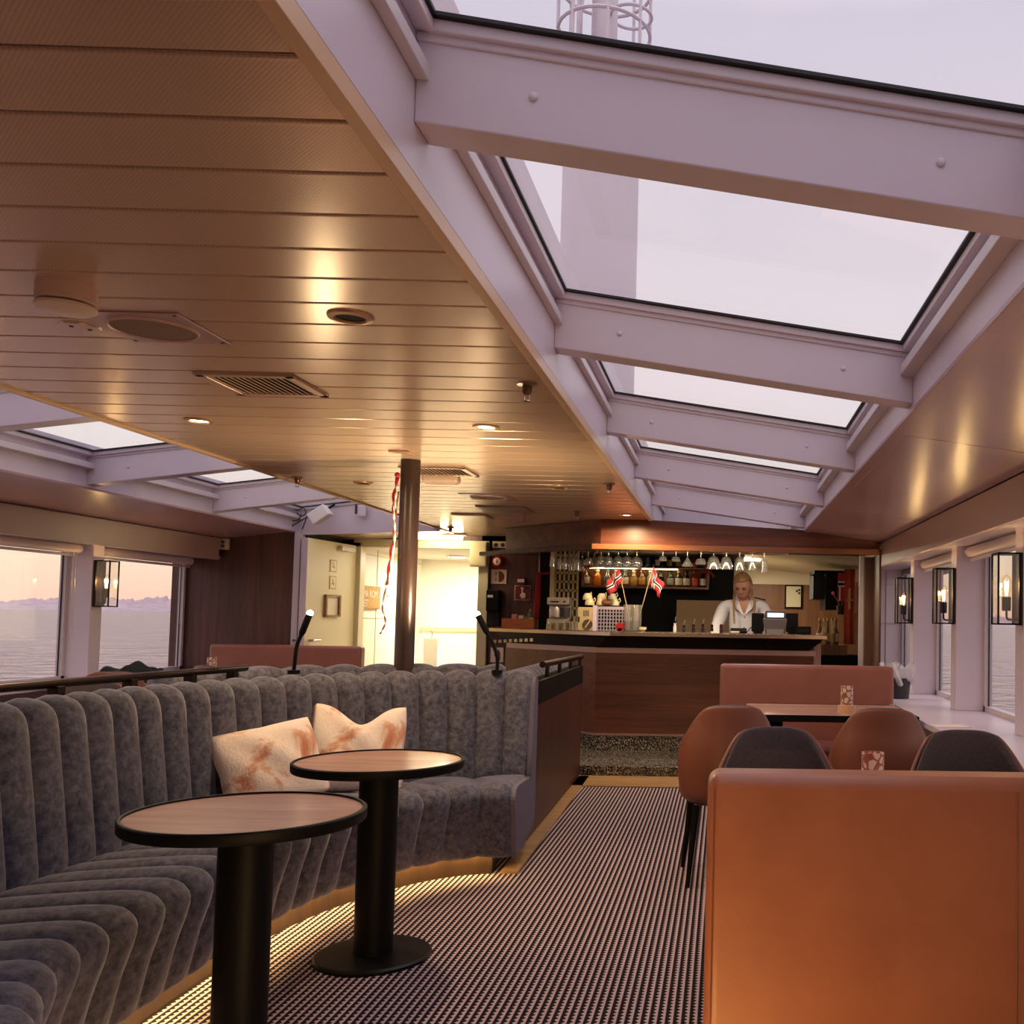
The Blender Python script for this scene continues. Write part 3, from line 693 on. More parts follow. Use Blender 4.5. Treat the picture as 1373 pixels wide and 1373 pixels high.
# socket on the wooden cheek
so = thing('wall_socket', 'small white socket low on the dark wood cheek beside the sofa end', 'socket', (-1.108, 5.72, 0.26)); b = MB(); b.bx(0, 0.012, -0.04, 0.04, 0, 0.085); b.build('cover', m_grey, so, bevel=0.004); b = MB(); b.cyl((0.0125, 0, 0.042), 0.02, 0.002, 14, Matrix.Rotation(PI / 2, 3, 'Y')); b.build('outlet', m_darkgrey, so)
# --- plinth board on the carpet along the cheek
b = MB(); b.hexa([(-1.11, 5.02, 0.0), (-1.11, 5.02, 0.012), (-1.16, 8.06, 0.0), (-1.16, 8.06, 0.012), (-1.02, 5.02, 0.0), (-1.02, 5.02, 0.012), (-1.08, 8.06, 0.0), (-1.08, 8.06, 0.012)]); struct(b.build('trim_54', m_oak))

# --- round tables
def round_table(loc, label):
    t = thing('round_table', label, 'table', loc, group='round tables by the curved sofa')
    b = MB(); b.lathe([(0, 0.722), (0.301, 0.722), (0.301, 0.740), (0, 0.740)], seg=72); b.build('top', m_tabletop, t, smooth=True)
    b = MB(); b.lathe([(0.300, 0.712), (0.310, 0.712), (0.313, 0.716), (0.313, 0.742), (0.309, 0.7455), (0.3015, 0.7455), (0.3005, 0.740), (0.300, 0.712)], seg=72); b.build('rim', m_black, t, smooth=True)
    b = MB(); b.lathe([(0, 0.02), (0.0715, 0.02), (0.0715, 0.70), (0.12, 0.712), (0, 0.712)], seg=40); b.build('column', m_black, t, smooth=True)
    b = MB(); b.lathe([(0, 0), (0.212, 0), (0.214, 0.004), (0.214, 0.012), (0.206, 0.019), (0, 0.021)], seg=64); b.build('base', m_blackgloss, t, smooth=True)
    return t
round_table((-1.325, 2.785, 0), 'nearest round table with walnut top and black pedestal, at lower left')
round_table((-1.310, 3.790, 0), 'second round table with lamp-lit top, in front of the two cushions')

# --- cushions on the sofa
def cushion(name, label, loc, rx, ry, rz, w, h, dent):
    t = MB()
    def face(sgn):
        def fn(u, v):
            x, y = u * 2 - 1, v * 2 - 1; k = (1 - x * x) * (1 - y * y); pin = 1 - 0.10 * (x * x + y * y) * 0.5 + 0.07 * abs(x * y)
            dz = dent * math.exp(-((x - 0.02) ** 2) / 0.22) * max(0, y) ** 1.5
            return (x * w / 2 * (1 - 0.07 * (1 - y * y) * abs(x) * -1 - 0.05 * (1 - abs(y))) * pin, (y * h / 2) * pin - dz, sgn * 0.075 * max(0, k) ** 0.45 + 0.006 * math.sin(7 * x + 5 * y) * k)
        return fn
    t.grid(face(1), 34, 34); t.grid(face(-1), 34, 34)
    o = t.build(name, m_pillow, smooth=True, angle=180, origin=False); o.location = loc
    o.rotation_euler = (rx, ry, rz); tag(o, label, 'cushion', 'shaggy cushions on the sofa'); return o
cushion('cushion', 'pink and cream shaggy cushion on the left, leaning by the nearest round table', (-1.985, 4.37, 0.63), math.radians(66), math.radians(-8), math.radians(50), 0.45, 0.37, 0.0)
cushion('cushion', 'pinched cream and terracotta cushion standing behind the second round table', (-1.775, 4.82, 0.65), math.radians(70), math.radians(4), math.radians(24), 0.44, 0.44, 0.10)

# --- gooseneck reading lamps standing behind the sofa back
def goose(loc, pts, label, watt):
    t = thing('reading_lamp', label, 'lamp', loc, group='gooseneck reading lamps on the sofa back')
    b = MB(); P = smooth_path(pts, 8); b.tube(P, 0.010, 10); b.build('neck', m_black, t, smooth=True)
    e = Vector(pts[-1]); d = (Vector(pts[-1]) - Vector(pts[-2])).normalized()
    b = MB(); b.tube([e, e + d * 0.02, e + d * 0.115], [0.012, 0.017, 0.017], 14); b.build('head', m_black, t, smooth=True)
    b = MB(); b.sphere(e + d * 0.124, 0.0165, 12, 8); b.build('bulb', m_lamp_on, t, smooth=True)
    b = MB(); b.cyl((0, 0, 0), 0.03, 0.02, 16); b.build('foot', m_black, t, smooth=True)
    lamp('SPOT', e + d * 0.15, watt, (1, 0.76, 0.44), t, 0.02, math.radians(165), d.to_track_quat('-Z', 'Y').to_euler(), 0.5)
goose((-2.23, 5.12, 0.985), [(0, 0, 0), (0.005, 0, 0.09), (0.012, 0, 0.15), (0.03, 0, 0.20)], 'black gooseneck reading lamp with lit tip in front of the open cream door', 9)
goose((-1.255, 5.45, 0.985), [(0, 0, 0), (-0.002, 0, 0.09), (-0.03, 0, 0.17), (-0.058, 0, 0.22)], 'black gooseneck reading lamp with lit tip left of the bar counter end', 42)

# --- pole with twisted red ribbons
pl = thing('support_pole', 'dark brown round pole from floor to plank ceiling behind the sofa', 'pole', (-1.835, 5.65, 0))
m_pole = plain('pole_bronze', srgb(58, 40, 34), 0.3, spec=0.6)
b = MB(); b.cyl((0, 0, 0), 0.055, 2.20, 40); b.build('shaft', m_pole, pl, smooth=True)
rb = thing('ribbon_garland', 'twisted red and white ribbons hanging down the left side of the dark pole', 'ribbon', (-1.897, 5.60, 1.35))
def rib(pts, w, m, nm, tw):
    P = smooth_path(pts, 10); bm = MB(); n = len(P)
    def fn(u, v):
        i = int(round(u * (n - 1))); a = tw * u * 2 * PI; k = (v - 0.5) * w
        return P[i] + Vector((math.cos(a) * k, math.sin(a) * k, 0))
    bm.grid(fn, n, 3); return bm.build(nm, m, rb, smooth=True, solid=0.002)
rib([(0.005, 0, 0.74), (-0.012, -0.008, 0.60), (0.0, 0, 0.45), (-0.02, 0, 0.28), (-0.035, 0, 0.12)], 0.022, m_redcloth, 'red_ribbon', 3)
rib([(0.010, -0.006, 0.70), (-0.004, -0.012, 0.55), (0.004, -0.005, 0.40), (-0.012, -0.008, 0.22), (-0.028, 0, 0.05)], 0.014, m_flagwhite, 'white_ribbon', 5)
rib([(0.012, 0.004, 0.66), (-0.010, 0.006, 0.4), (-0.03, 0, 0.16), (-0.055, 0, 0.0), (-0.035, 0, -0.09), (-0.062, 0, -0.16)], 0.012, plain('dull_ribbon', srgb(120, 84, 60), 0.8), 'gold_ribbon', 4)
b = MB(); b.sphere((0.004, 0, 0.755), 0.016, 12, 8); b.build('knot', m_redcloth, rb, smooth=True)

# --- tub chairs: leather shell outside, grey fabric inside
def chair_model():
    t = thing('tub_chair', '', 'chair', (0, 0, 0))
    # local frame: sitter faces -Y, back at +Y
    def shell(off, ztrim=0.0):
        def fn(u, v):
            th = (u - 0.5) * math.radians(250); k = abs(u - 0.5) * 2
            zt = 0.885 - 0.012 * min(1, k / 0.27) ** 3 - (0.44 * ((k - 0.29) / 0.71) ** 1.25 if k > 0.29 else 0)
            zt -= ztrim; zb_ = 0.385
            z = zb_ + (zt - zb_) * v
            tt = (z - 0.385) / 0.5
            r = 0.222 + 0.030 * math.sin(min(1, tt * 1.3) * PI * 0.75) - 0.040 * max(0, tt) ** 2
            r = r * (1 - 0.22 * (1 - min(1, v / 0.10)) ** 2) - off
            sx, sy = math.sin(th), math.cos(th); e = 0.86
            px = math.copysign(abs(sx) ** e, sx) * r * 1.04; py_ = math.copysign(abs(sy) ** e, sy) * r + 0.035 * max(0, tt)
            return (px, py_, z)
        return fn
    b = MB(); b.grid(shell(0.0), 56, 20); b.build('shell', m_chairleather, t, smooth=True, angle=180, solid=-0.018, subsurf=1)
    b = MB(); b.grid(shell(0.026, -0.004), 56, 16); b.build('inner_pad', m_chairgrey, t, smooth=True, angle=180, solid=0.012, subsurf=1)
    b = MB(); b.grid(lambda u, v: ((0.205 * math.sqrt(v) * math.cos(u * 2 * PI)), 0.205 * math.sqrt(v) * math.sin(u * 2 * PI) - 0.01, 0.455 - 0.03 * v ** 4), 40, 10, True)
    b.lathe([(0.205, 0.425), (0.205, 0.385), (0, 0.385)], (0, -0.01, 0), 40); b.build('seat', m_chairgrey, t, smooth=True, angle=60)
    for sx in (-1, 1):
        for sy in (-1, 1):
            l = MB(); l.tube([(sx * 0.165, sy * 0.155, 0.39), (sx * 0.205, sy * 0.20, 0)], [0.020, 0.011], 12); l.build('leg', m_black, t, smooth=True)
    return t
CH = chair_model(); _first = [True]
def chair(x, y, rz, label, group='tub chairs around the window tables'):
    if _first[0]:
        _first[0] = False; CH.location = (x, y, 0); CH.rotation_euler = (0, 0, rz); CH['label'] = label; CH['group'] = group; return CH
    return copy_thing(CH, (x, y, 0), rz, label, group)
chair(0.03, 5.02, PI + 0.10, 'brown leather tub chair at the far table, the one beside the aisle')
chair(0.80, 4.98, PI - 0.03, 'brown leather tub chair at the far table, next to the window ledge')
chair(0.215, 3.64, 0.04, 'grey-lined tub chair behind the big leather bench, left one near the aisle')
chair(0.945, 3.63, -0.04, 'grey-lined tub chair behind the big leather bench, right one near the window')

# --- benches
m_seam = plain('seam_thread', srgb(140, 84, 54), 0.6)
def bench(loc, rz, w, label, mat, seatdepth=0.62, far=False):
    # local: back panel at y 0..0.13, seat towards +Y
    t = thing('leather_bench', label, 'bench', loc, rz, 'leather benches')
    b = MB(); b.bx(0, w, 0, 0.13, 0.05, 0.99 if far else 0.976); o = b.build('backrest', mat, t, bevel=0.028, bseg=5, smooth=True)
    b = MB()
    for x0 in ((0.014,) if far else (0.014, 0.655)):
        b = MB(); b.tube([(x0, -0.001, 0.06), (x0, -0.001, 0.95)], 0.0016, 6); b.build('seam', m_seam, t)
    b = MB(); b.bx(0.0, w, 0.12, 0.13 + seatdepth, 0.30, 0.46); b.build('seat', mat, t, bevel=0.035, bseg=4, smooth=True)
    b = MB(); b.bx(0.03, w - 0.03, 0.05, 0.05 + seatdepth, 0.0, 0.30); b.build('base', m_black, t)
    return t
bench((-0.028, 2.06, 0), 0.0, 1.24, 'big cognac leather bench back in the right foreground', m_leather)
bench((1.235, 7.13, 0), PI, 1.255, 'rose-brown leather bench facing us behind the far right table', m_leather2, far=True)
bench((-3.50, 9.62, 0), PI, 1.45, 'rose-brown leather bench against the dark wood bulkhead at left', m_leather2, far=True)

# --- window tables
def table(loc, w, d, label):
    t = thing('window_table', label, 'table', loc, group='rectangular window tables')
    b = MB(); b.bx(-w / 2, w / 2, -d / 2, d / 2, 0.722, 0.75); b.build('top', m_tabletop, t, bevel=0.002)
    b = MB(); e = 0.006
    for q in ((-w / 2 - e, w / 2 + e, -d / 2 - e, -d / 2), (-w / 2 - e, w / 2 + e, d / 2, d / 2 + e), (-w / 2 - e, -w / 2, -d / 2, d / 2), (w / 2, w / 2 + e, -d / 2, d / 2)): b.bx(*q, 0.712, 0.752)
    b.build('rim', m_black, t)
    for sx in (-1, 1):
        b = MB(); b.bx(sx * w * 0.32 - 0.04, sx * w * 0.32 + 0.04, -0.04, 0.04, 0.02, 0.722); b.build('column', m_black, t)
        b = MB(); b.bx(sx * w * 0.32 - 0.06, sx * w * 0.32 + 0.06, -d * 0.35, d * 0.35, 0, 0.02); b.build('foot', m_black, t, bevel=0.004)
    return t
table((0.66, 6.16, 0), 1.0, 0.80, 'dark-edged window table between leather chairs and far bench on the right')
table((0.60, 3.22, 0), 1.1, 0.66, 'window table hidden behind the big leather bench, holding a patterned candle glass')
table((-4.55, 8.62, 0), 0.95, 0.6, 'window table before the leather bench at the left bulkhead')
table((-4.62, 7.60, 0), 0.8, 0.6, 'window table at the left windows with a dark coat on it')

# --- candle holders
def mk_candleglass():
    M = Mat('patterned_candle_glass'); c = M.coords(scale=(1, 1, 1))
    v = M.node('ShaderNodeTexVoronoi', feature='DISTANCE_TO_EDGE'); v.inputs['Scale'].default_value = 34; M.l.new(c, v.inputs['Vector'])
    o = M.ramp(v.outputs['Distance'], [(0.06, srgb(150, 96, 74)), (0.14, srgb(232, 206, 190))]); M.l.new(o, M.b.inputs['Base Color']); M.b.inputs['Roughness'].default_value = 0.3
    M.b.inputs['Subsurface Weight'].default_value = 0.2; return M.m
m_cglass = mk_candleglass()
def candle(loc, label, wooden):
    t = thing('candle_holder', label, 'candle holder', loc, group='candle holders on the tables')
    if wooden:
        b = MB(); b.lathe([(0, 0), (0.055, 0), (0.055, 0.045), (0.042, 0.048), (0, 0.048)], seg=28); b.build('base', plain('pale_wood', srgb(214, 168, 126), 0.5), t, smooth=True)
    z0 = 0.048 if wooden else 0
    b = MB(); b.lathe([(0, z0), (0.038, z0), (0.038, z0 + 0.115), (0.034, z0 + 0.115), (0.034, z0 + 0.02), (0, z0 + 0.02)], seg=32); b.build('glass', m_cglass, t, smooth=True)
    b = MB(); b.cyl((0, 0, z0 + 0.02), 0.026, 0.05, 20); b.build('candle', m_paper, t, smooth=True)
candle((0.512, 3.30, 0.75), 'patterned candle glass on the near window table, just over the big leather bench', False)
candle((0.765, 5.99, 0.75), 'patterned candle glass on a wooden base on the far right table', True)
candle((-4.33, 8.36, 0.75), 'patterned candle glass on the left table before the bulkhead bench', True)

# --- port side seats and a coat
chair(-4.22, 6.85, -2.6, 'brown leather tub chair at the left windows, back towards the rail')
chair(-3.52, 5.52, 0.5, 'grey-lined tub chair half hidden by the handrail at left')
chair(-4.22, 5.45, 2.9, 'brown tub chair cut by the left edge of the photo')
chair(-3.90, 7.80, 2.7, 'tan leather tub chair at the end of the handrail, before the left bench')
b = MB()
def coat(u, v):
    x, y = u * 2 - 1, v * 2 - 1; k = max(0, (1 - x ** 4) * (1 - y ** 4))
    return (x * 0.20, y * 0.15, 0.004 + k ** 0.35 * (0.115 + 0.02 * math.sin(6 * x + 1.3) + 0.02 * math.sin(9 * x * y + 4 * y)))
b.grid(coat, 30, 30); b.grid(lambda u, v: ((u * 2 - 1) * 0.20, (v * 2 - 1) * 0.15, 0.002), 2, 2)
o = b.build('coat', m_blackmat, smooth=True, angle=180, origin=False); o.location = (-4.55, 7.62, 0.752); tag(o, 'dark folded coat heaped on the left window table', 'coat')
# bin with bag and a white card by the starboard ledge
bn = thing('waste_bin', 'black bin lined with a white plastic bag right of the far bench', 'bin', (1.37, 7.6, 0.72))
b = MB(); b.lathe([(0, 0), (0.085, 0), (0.10, 0.16), (0.094, 0.16), (0.08, 0.01), (0, 0.01)], seg=28); b.build('body', m_darkgrey, bn, smooth=True)
b = MB(); rr = random.Random(4)
b.grid(lambda u, v: ((0.10 + 0.03 * v + 0.018 * math.sin(u * 2 * PI * 7 + v * 5)) * math.cos(u * 2 * PI), (0.10 + 0.03 * v + 0.018 * math.sin(u * 2 * PI * 7 + v * 5)) * math.sin(u * 2 * PI), 0.12 + 0.14 * v + 0.02 * math.sin(u * 2 * PI * 5)), 56, 8, True)
b.build('bag', clear('thin_plastic', (0.9, 0.9, 0.92), 0.2, 0.4, 0.2, srgb(225, 222, 232), 0.7), bn, smooth=True, angle=180)
b = MB(); b.box((1.30, 5.55, 0.7225), (0.20, 0.14, 0.005), 0.15); tag(b.build('menu_card', m_paper), 'white menu card lying on the right window ledge', 'card')

# --- wall lanterns
def lantern(loc, s, label):
    t = thing('wall_lantern', label, 'wall lamp', loc, 0 if s > 0 else PI, group='black glass wall lanterns on the window pillars')
    # local: wall plane x=0, lantern grows to -X
    d, w, h = 0.135, 0.13, 0.385
    b = MB(); b.bx(-0.012, 0, -w / 2, w / 2, 0, h); b.build('backplate', m_bronze, t, bevel=0.002)
    b = MB(); e = 0.009
    for x in (-d, -0.021):
        for y in (-w / 2, w / 2 - e): b.bx(x, x + e, y, y + e, 0, h)
    for z in (0, h - e):
        for y in (-w / 2, w / 2 - e): b.bx(-d, -0.012, y, y + e, z, z + e)
        b.bx(-d, -d + e, -w / 2, w / 2, z, z + e)
    b.build('frame', m_black, t)
    b = MB(); b.bx(-d + 0.002, -0.012, -w / 2 + 0.003, -w / 2 + 0.005, 0.009, h - 0.009); b.bx(-d + 0.002, -0.012, w / 2 - 0.005, w / 2 - 0.003, 0.009, h - 0.009); b.bx(-d + 0.003, -d + 0.005, -w / 2 + e, w / 2 - e, 0.009, h - 0.009)
    b.build('glass_panels', m_sconceglass, t)
    b = MB(); P = smooth_path([(-0.012, 0, 0.03), (-0.04, 0, 0.028), (-0.066, 0, 0.035), (-0.07, 0, 0.08)], 6); b.tube(P, 0.006, 10); b.build('arm', m_black, t, smooth=True)
    b = MB(); b.lathe([(0, 0.075), (0.022, 0.075), (0.024, 0.085), (0.024, 0.15), (0, 0.15)], (-0.07, 0, 0), 20); b.build('socket', m_black, t, smooth=True)
    b = MB(); b.lathe([(0.013, 0.15), (0.022, 0.175), (0.029, 0.205), (0.028, 0.235), (0.016, 0.262), (0, 0.268)], (-0.07, 0, 0), 20); bl = b.build('bulb', m_bulbglass, t, smooth=True)
    b = MB()
    for k in range(4):
        a = k * PI / 2 + 0.4; b.tube([(-0.07 + 0.006 * math.cos(a), 0.006 * math.sin(a), 0.16), (-0.07 + 0.012 * math.cos(a), 0.012 * math.sin(a), 0.232)], 0.0022, 6)
    b.build('filament', m_filament, bl, smooth=True)
    lamp('POINT', (-0.07, 0, 0.21), 3.6, (1, 0.66, 0.3), t, 0.012)
for k, y in enumerate((5.17, 6.662, 8.152)):
    lantern((XP, y, 1.305), 1, ['nearest black wall lantern, cut by the right photo edge', 'middle black wall lantern on the right window pillars', 'farthest black wall lantern on the right, before the white end wall'][k])
lantern((mir(XP), 8.195, 1.325), -1, 'black wall lantern between the two left windows')
# unseen lanterns carry on the row; floor strip and uplighters are added for warmth
for k, y in enumerate((3.695, 2.222, 0.752)): lantern((XP, y, 1.305), 1, 'black wall lantern on the %s right window pillar outside the photo' % ORD[k])
for k, y in enumerate((6.70, 5.20, 3.72, 2.22, 0.752)): lantern((mir(XP), y, 1.325), -1, 'black wall lantern on the %s left window pillar outside the photo' % ORD[k])
sl_ = thing('added_floor_light', 'added low warm strip light on an unseen floor box near the bench', 'light', (-0.36, 1.36, 0)); b = MB(); b.bx(-0.34, 0.34, -0.06, 0.0, 0, 0.16); b.build('housing', m_black, sl_, bevel=0.004); b = MB(); b.bx(-0.32, 0.32, 0.0, 0.01, 0.06, 0.10); b.build('diffuser', glow('added_floor_strip', (1, 0.60, 0.20), 88), sl_)  # strip added below view for the orange glow on the near bench
for k, (x, y) in enumerate(((-2.6, -2.2), (-1.0, -2.2))):  # uplighters added out of view to warm and brighten the ceiling
    t = thing('added_floor_lamp', 'added tall uplighter lamp at the %s of the rear wall behind the camera' % ('left', 'right')[k], 'lamp', (x, y, 0), group='added uplighters by the rear wall')
    b = MB(); b.cyl((0, 0, 0), 0.14, 0.02, 24); b.build('base', m_black, t, smooth=True); b = MB(); b.cyl((0, 0, 0.02), 0.014, 1.5, 12); b.build('pole', m_black, t, smooth=True)
    b = MB(); b.lathe([(0.02, 1.5), (0.12, 1.6), (0.125, 1.6), (0.03, 1.49)], seg=24); b.build('shade', m_black, t, smooth=True); lamp('SPOT', (0, 0, 1.58), 150, (1, 0.70, 0.42), t, 0.08, math.radians(150), (PI, 0, 0), 0.7)

# ================================================================== BAR
BY = 9.06; BXL, BXR = -1.18, 0.835; CTZ = 1.185
br = thing('bar_counter', 'red-brown wood bar counter with black stone top at the far end', 'bar', (-0.2, 9.2, 0)); L = -Vector(br.location)
def bend(y, z0, z1, x0=-1.18, dl=1.12, yy=None):   # prism following the bar's plan: straight front, then 45 degrees back to the left
    pass
def plan(front, back, xl, xr, dl):
    # outline between a front line and a back line, front corner at xl, running dl along the slanted flank
    k = back - front; r2 = math.sqrt(0.5); t = k * math.tan(math.radians(22.5))
    return [(xr, front), (xr, back), (xl + t, back), (xl + t - dl * r2, back + dl * r2), (xl - dl * r2, front + dl * r2), (xl, front)]
b = MB(); b.prism(plan(BY, BY + 0.06, BXL, BXR, 1.52), 0.245, 0.985); b.build('front_panel', m_woodh, br).location = L
b = MB(); b.prism(plan(BY - 0.012, BY + 0.06, BXL, BXR + 0.02, 1.5), 0.985, 1.035); b.build('ledge', plain('pale_pink_ledge', srgb(196, 164, 160), 0.35), br, bevel=0.003).location = L
b = MB(); b.prism(plan(BY - 0.012, BY + 0.06, BXL, BXR, 1.52), 0.225, 0.245); b.build('kick_trim', plain('pinkish_kick_trim', srgb(150, 118, 108), 0.35), br).location = L
b = MB(); b.prism(plan(BY, BY + 0.06, BXL, BXR, 1.52), 0.09, 0.225); b.build('kick_board', m_granite, br).location = L
b = MB(); b.prism(plan(8.09, BY + 0.05, -1.14, 1.0, 1.6), 0.0, 0.092); b.build('step', m_granite, br, bevel=0.006).location = L
b = MB(); b.prism(plan(8.76, 9.42, -1.02, 0.93, 2.0), CTZ - 0.035, CTZ); b.build('countertop', m_granite, br, bevel=0.004).location = L
b = MB(); b.prism(plan(8.745, 8.762, -1.02, 0.93, 2.0), CTZ - 0.036, CTZ - 0.004); b.build('edge_strip', plain('polished_edge', srgb(200, 180, 160), 0.2, metal=0.9), br).location = L
b = MB()                                     # dark flared underside
f0, f1 = plan(8.80, 9.3, -1.04, 0.91, 1.9), plan(9.03, 9.3, -1.16, 0.80, 1.5)
va = [b.b.verts.new((x, y, CTZ - 0.036)) for x, y in f0]; vb = [b.b.verts.new((x, y, 1.035)) for x, y in f1]
for i in range(6): b.b.faces.new((va[i], va[(i + 1) % 6], vb[(i + 1) % 6], vb[i]))
b.b.faces.new(va); b.b.faces.new(list(reversed(vb))); b.build('underside', m_black, br).location = L
b = MB(); b.bx(BXR + 0.005, BXR + 0.075, BY - 0.005, BY + 0.06, 0.0, 1.10); b.build('end_post', plain('pinkish_post', srgb(168, 132, 126), 0.4), br, bevel=0.003).location = L
b = MB(); b.bx(-1.05, 0.93, 9.62, 9.66, 0.05, 0.9); b.bx(-1.05, 0.93, 9.42, 9.66, 0.88, 0.92); b.build('work_shelf', m_darkgrey, br).location = L
b = MB()
for k in range(8):
    q = at(664 + k * 7, 860 - k * 0.3, 9.62 - k * 0.10); b.bx(q.x - 0.010, q.x + 0.010, q.y - 0.04, q.y, q.z - 0.014, q.z + 0.014)
b.build('hook_row', plain('pale_hooks', srgb(190, 176, 140), 0.4), br).location = L

# --- wooden canopy over the bar
cn = thing('bar_canopy', 'red-brown wooden canopy fascia over the bar with a lit edge board', 'canopy', (0, 9.2, 1.93)); L = -Vector(cn.location)
xl0 = -1.125
b = MB(); b.hexa([(xl0, 8.78, 1.965), (xl0, 8.78, 2.2), (xl0, 8.83, 1.965), (xl0, 8.83, 2.2), (-0.69, 8.78, 1.965), (-0.69, 8.78, 2.2), (-0.69, 8.83, 1.965), (-0.69, 8.83, 2.2)])
b.hexa([(-0.69, 8.78, 1.965), (-0.69, 8.78, 2.2), (-0.69, 8.83, 1.965), (-0.69, 8.83, 2.2), (0.70, 8.78, 1.965), (0.70, 8.78, 2.135), (0.70, 8.83, 1.965), (0.70, 8.83, 2.135)])
b.hexa([(0.70, 8.78, 1.965), (0.70, 8.78, 2.135), (0.70, 8.83, 1.965), (0.70, 8.83, 2.135), (1.40, 8.78, 1.965), (1.40, 8.78, 2.045), (1.40, 8.83, 1.965), (1.40, 8.83, 2.045)])
b.build('fascia', m_woodhl, cn).location = L
s2 = math.sqrt(0.5)
b = MB(); dl = 1.56; b.prism([(xl0, 8.78), (xl0, 8.84), (xl0 - dl * s2, 8.84 + dl * s2), (xl0 - dl * s2, 8.78 + dl * s2)], 1.965, 2.195); b.build('side_fascia', m_woodhl, cn).location = L
b = MB(); b.prism([(-1.20, 8.735), (-1.20, 8.83), (1.41, 8.83), (1.41, 8.735)], 1.925, 1.972); b.build('edge_board', m_woodlip, cn, bevel=0.003).location = L
b = MB(); b.prism([(-1.20, 8.745), (-1.20, 8.87), (-1.20 - 1.9 * s2, 8.87 + 1.9 * s2), (-1.20 - 1.9 * s2, 8.745 + 1.9 * s2)], 1.930, 1.968); b.build('side_edge_board', m_walldark, cn, bevel=0.003).location = L
b = MB(); b.prism([(-1.18, 8.80), (1.38, 8.80), (1.38, 9.7), (0.2, 9.7), (0.2, 10.58), (-2.3, 10.58), (-2.3, 9.95)], 1.972, 1.985); b.build('underside', plain('canopy_underside', srgb(70, 52, 40), 0.5), cn).location = L
# bar interior walls
b = MB(); b.bx(-1.78, 0.10, 10.62, 10.68, 0, 2.3); struct(b.build('wall_back.001', m_black_in, origin=False))
b = MB(); b.bx(0.10, 0.135, 10.55, 10.70, 0, 2.3); struct(b.build('trim_55', m_cream))
b = MB(); b.bx(-1.80, -1.76, 10.3, 10.7, 0, 2.2); struct(b.build('trim_56', m_black_in))
# galley beyond
b = MB(); b.bx(0.10, 2.4, 13.0, 13.06, 0, 1.95); struct(b.build('wall_galley', m_galley, origin=False))
m_galc = plain('galley_cream', srgb(216, 202, 176), 0.5)
b = MB(); b.bx(0.10, 2.4, 12.98, 13.06, 1.80, 2.4); b.hexa([(0.1, 9.9, 2.12), (0.1, 9.9, 2.2), (0.1, 13.06, 2.05), (0.1, 13.06, 2.2), (2.4, 9.9, 1.86), (2.4, 9.9, 2.2), (2.4, 13.06, 1.80), (2.4, 13.06, 2.2)]); b.bx(0.04, 0.10, 10.7, 13.06, 0, 2.4)
struct(b.build('ceiling.005', m_galc, origin=False))
b = MB(); b.bx(1.86, 1.92, 9.74, 13.06, 0, 2.2); struct(b.build('wall_galley.001', m_black_in, origin=False))
# right-hand posts of the bar opening
b = MB(); p = at(1156, 800, 9.3); b.bx(p.x - 0.03, p.x + 0.02, 9.28, 9.32, 0, 1.95); struct(b.build('trim_57', m_batten))
b = MB(); b.bx(1.335, 1.46, 9.22, 9.30, 0, 1.93); struct(b.build('trim_58', wood('post_brown', srgb(96, 70, 52), srgb(124, 92, 68), (14, 14, 0.8), 0.45), origin=False))
b = MB(); b.bx(1.405, 1.425, 8.80, 9.22, 0, 1.93); b.bx(1.40, 1.47, 9.30, 9.70, 0, 1.93); struct(b.build('trim_59', m_walldark, origin=False))

# --- lit bottle shelf on the back wall
SY = 10.42
sh = thing('bottle_shelf', 'two-tier wooden bottle shelf with warm light on the black bar wall', 'shelf', at(865, 786, SY)); L = -Vector(sh.location)
def shelfpt(px, py): return at(px, py, SY)
zl = shelfpt(865, 786.5).z; zu = shelfpt(865, 761).z; xa = shelfpt(781, 775).x; xb = shelfpt(951, 775).x
b = MB(); b.bx(xa, xb, SY - 0.10, SY + 0.10, zl - 0.022, zl); b.build('lower_board', m_woodlip, sh).location = L
b = MB(); b.bx(xa, xb, SY - 0.10, SY + 0.10, zu - 0.014, zu); b.build('upper_board', m_woodlip, sh).location = L
for x in (xa, xb - 0.02):
    b = MB(); b.bx(x, x + 0.02, SY - 0.10, SY + 0.10, zl, zu - 0.014); b.build('side', m_woodlip, sh).location = L
b = MB(); b.bx(xa + 0.02, xb - 0.02, SY + 0.08, SY + 0.10, zl, zu - 0.014); b.build('back', plain('shelf_back', srgb(120, 84, 48), 0.6), sh).location = L
b = MB(); b.bx(xa + 0.03, xa + 1.02, SY - 0.085, SY - 0.07, zu - 0.022, zu - 0.015); b.build('light_strip', glow('shelf_led', (1, 0.74, 0.36), 14), sh).location = L
lamp('AREA', (xa + 0.5 - sh.location.x, -0.10, zu + 0.16 - sh.location.z), 9, (1, 0.78, 0.45), sh, 0.9, sy=0.06)

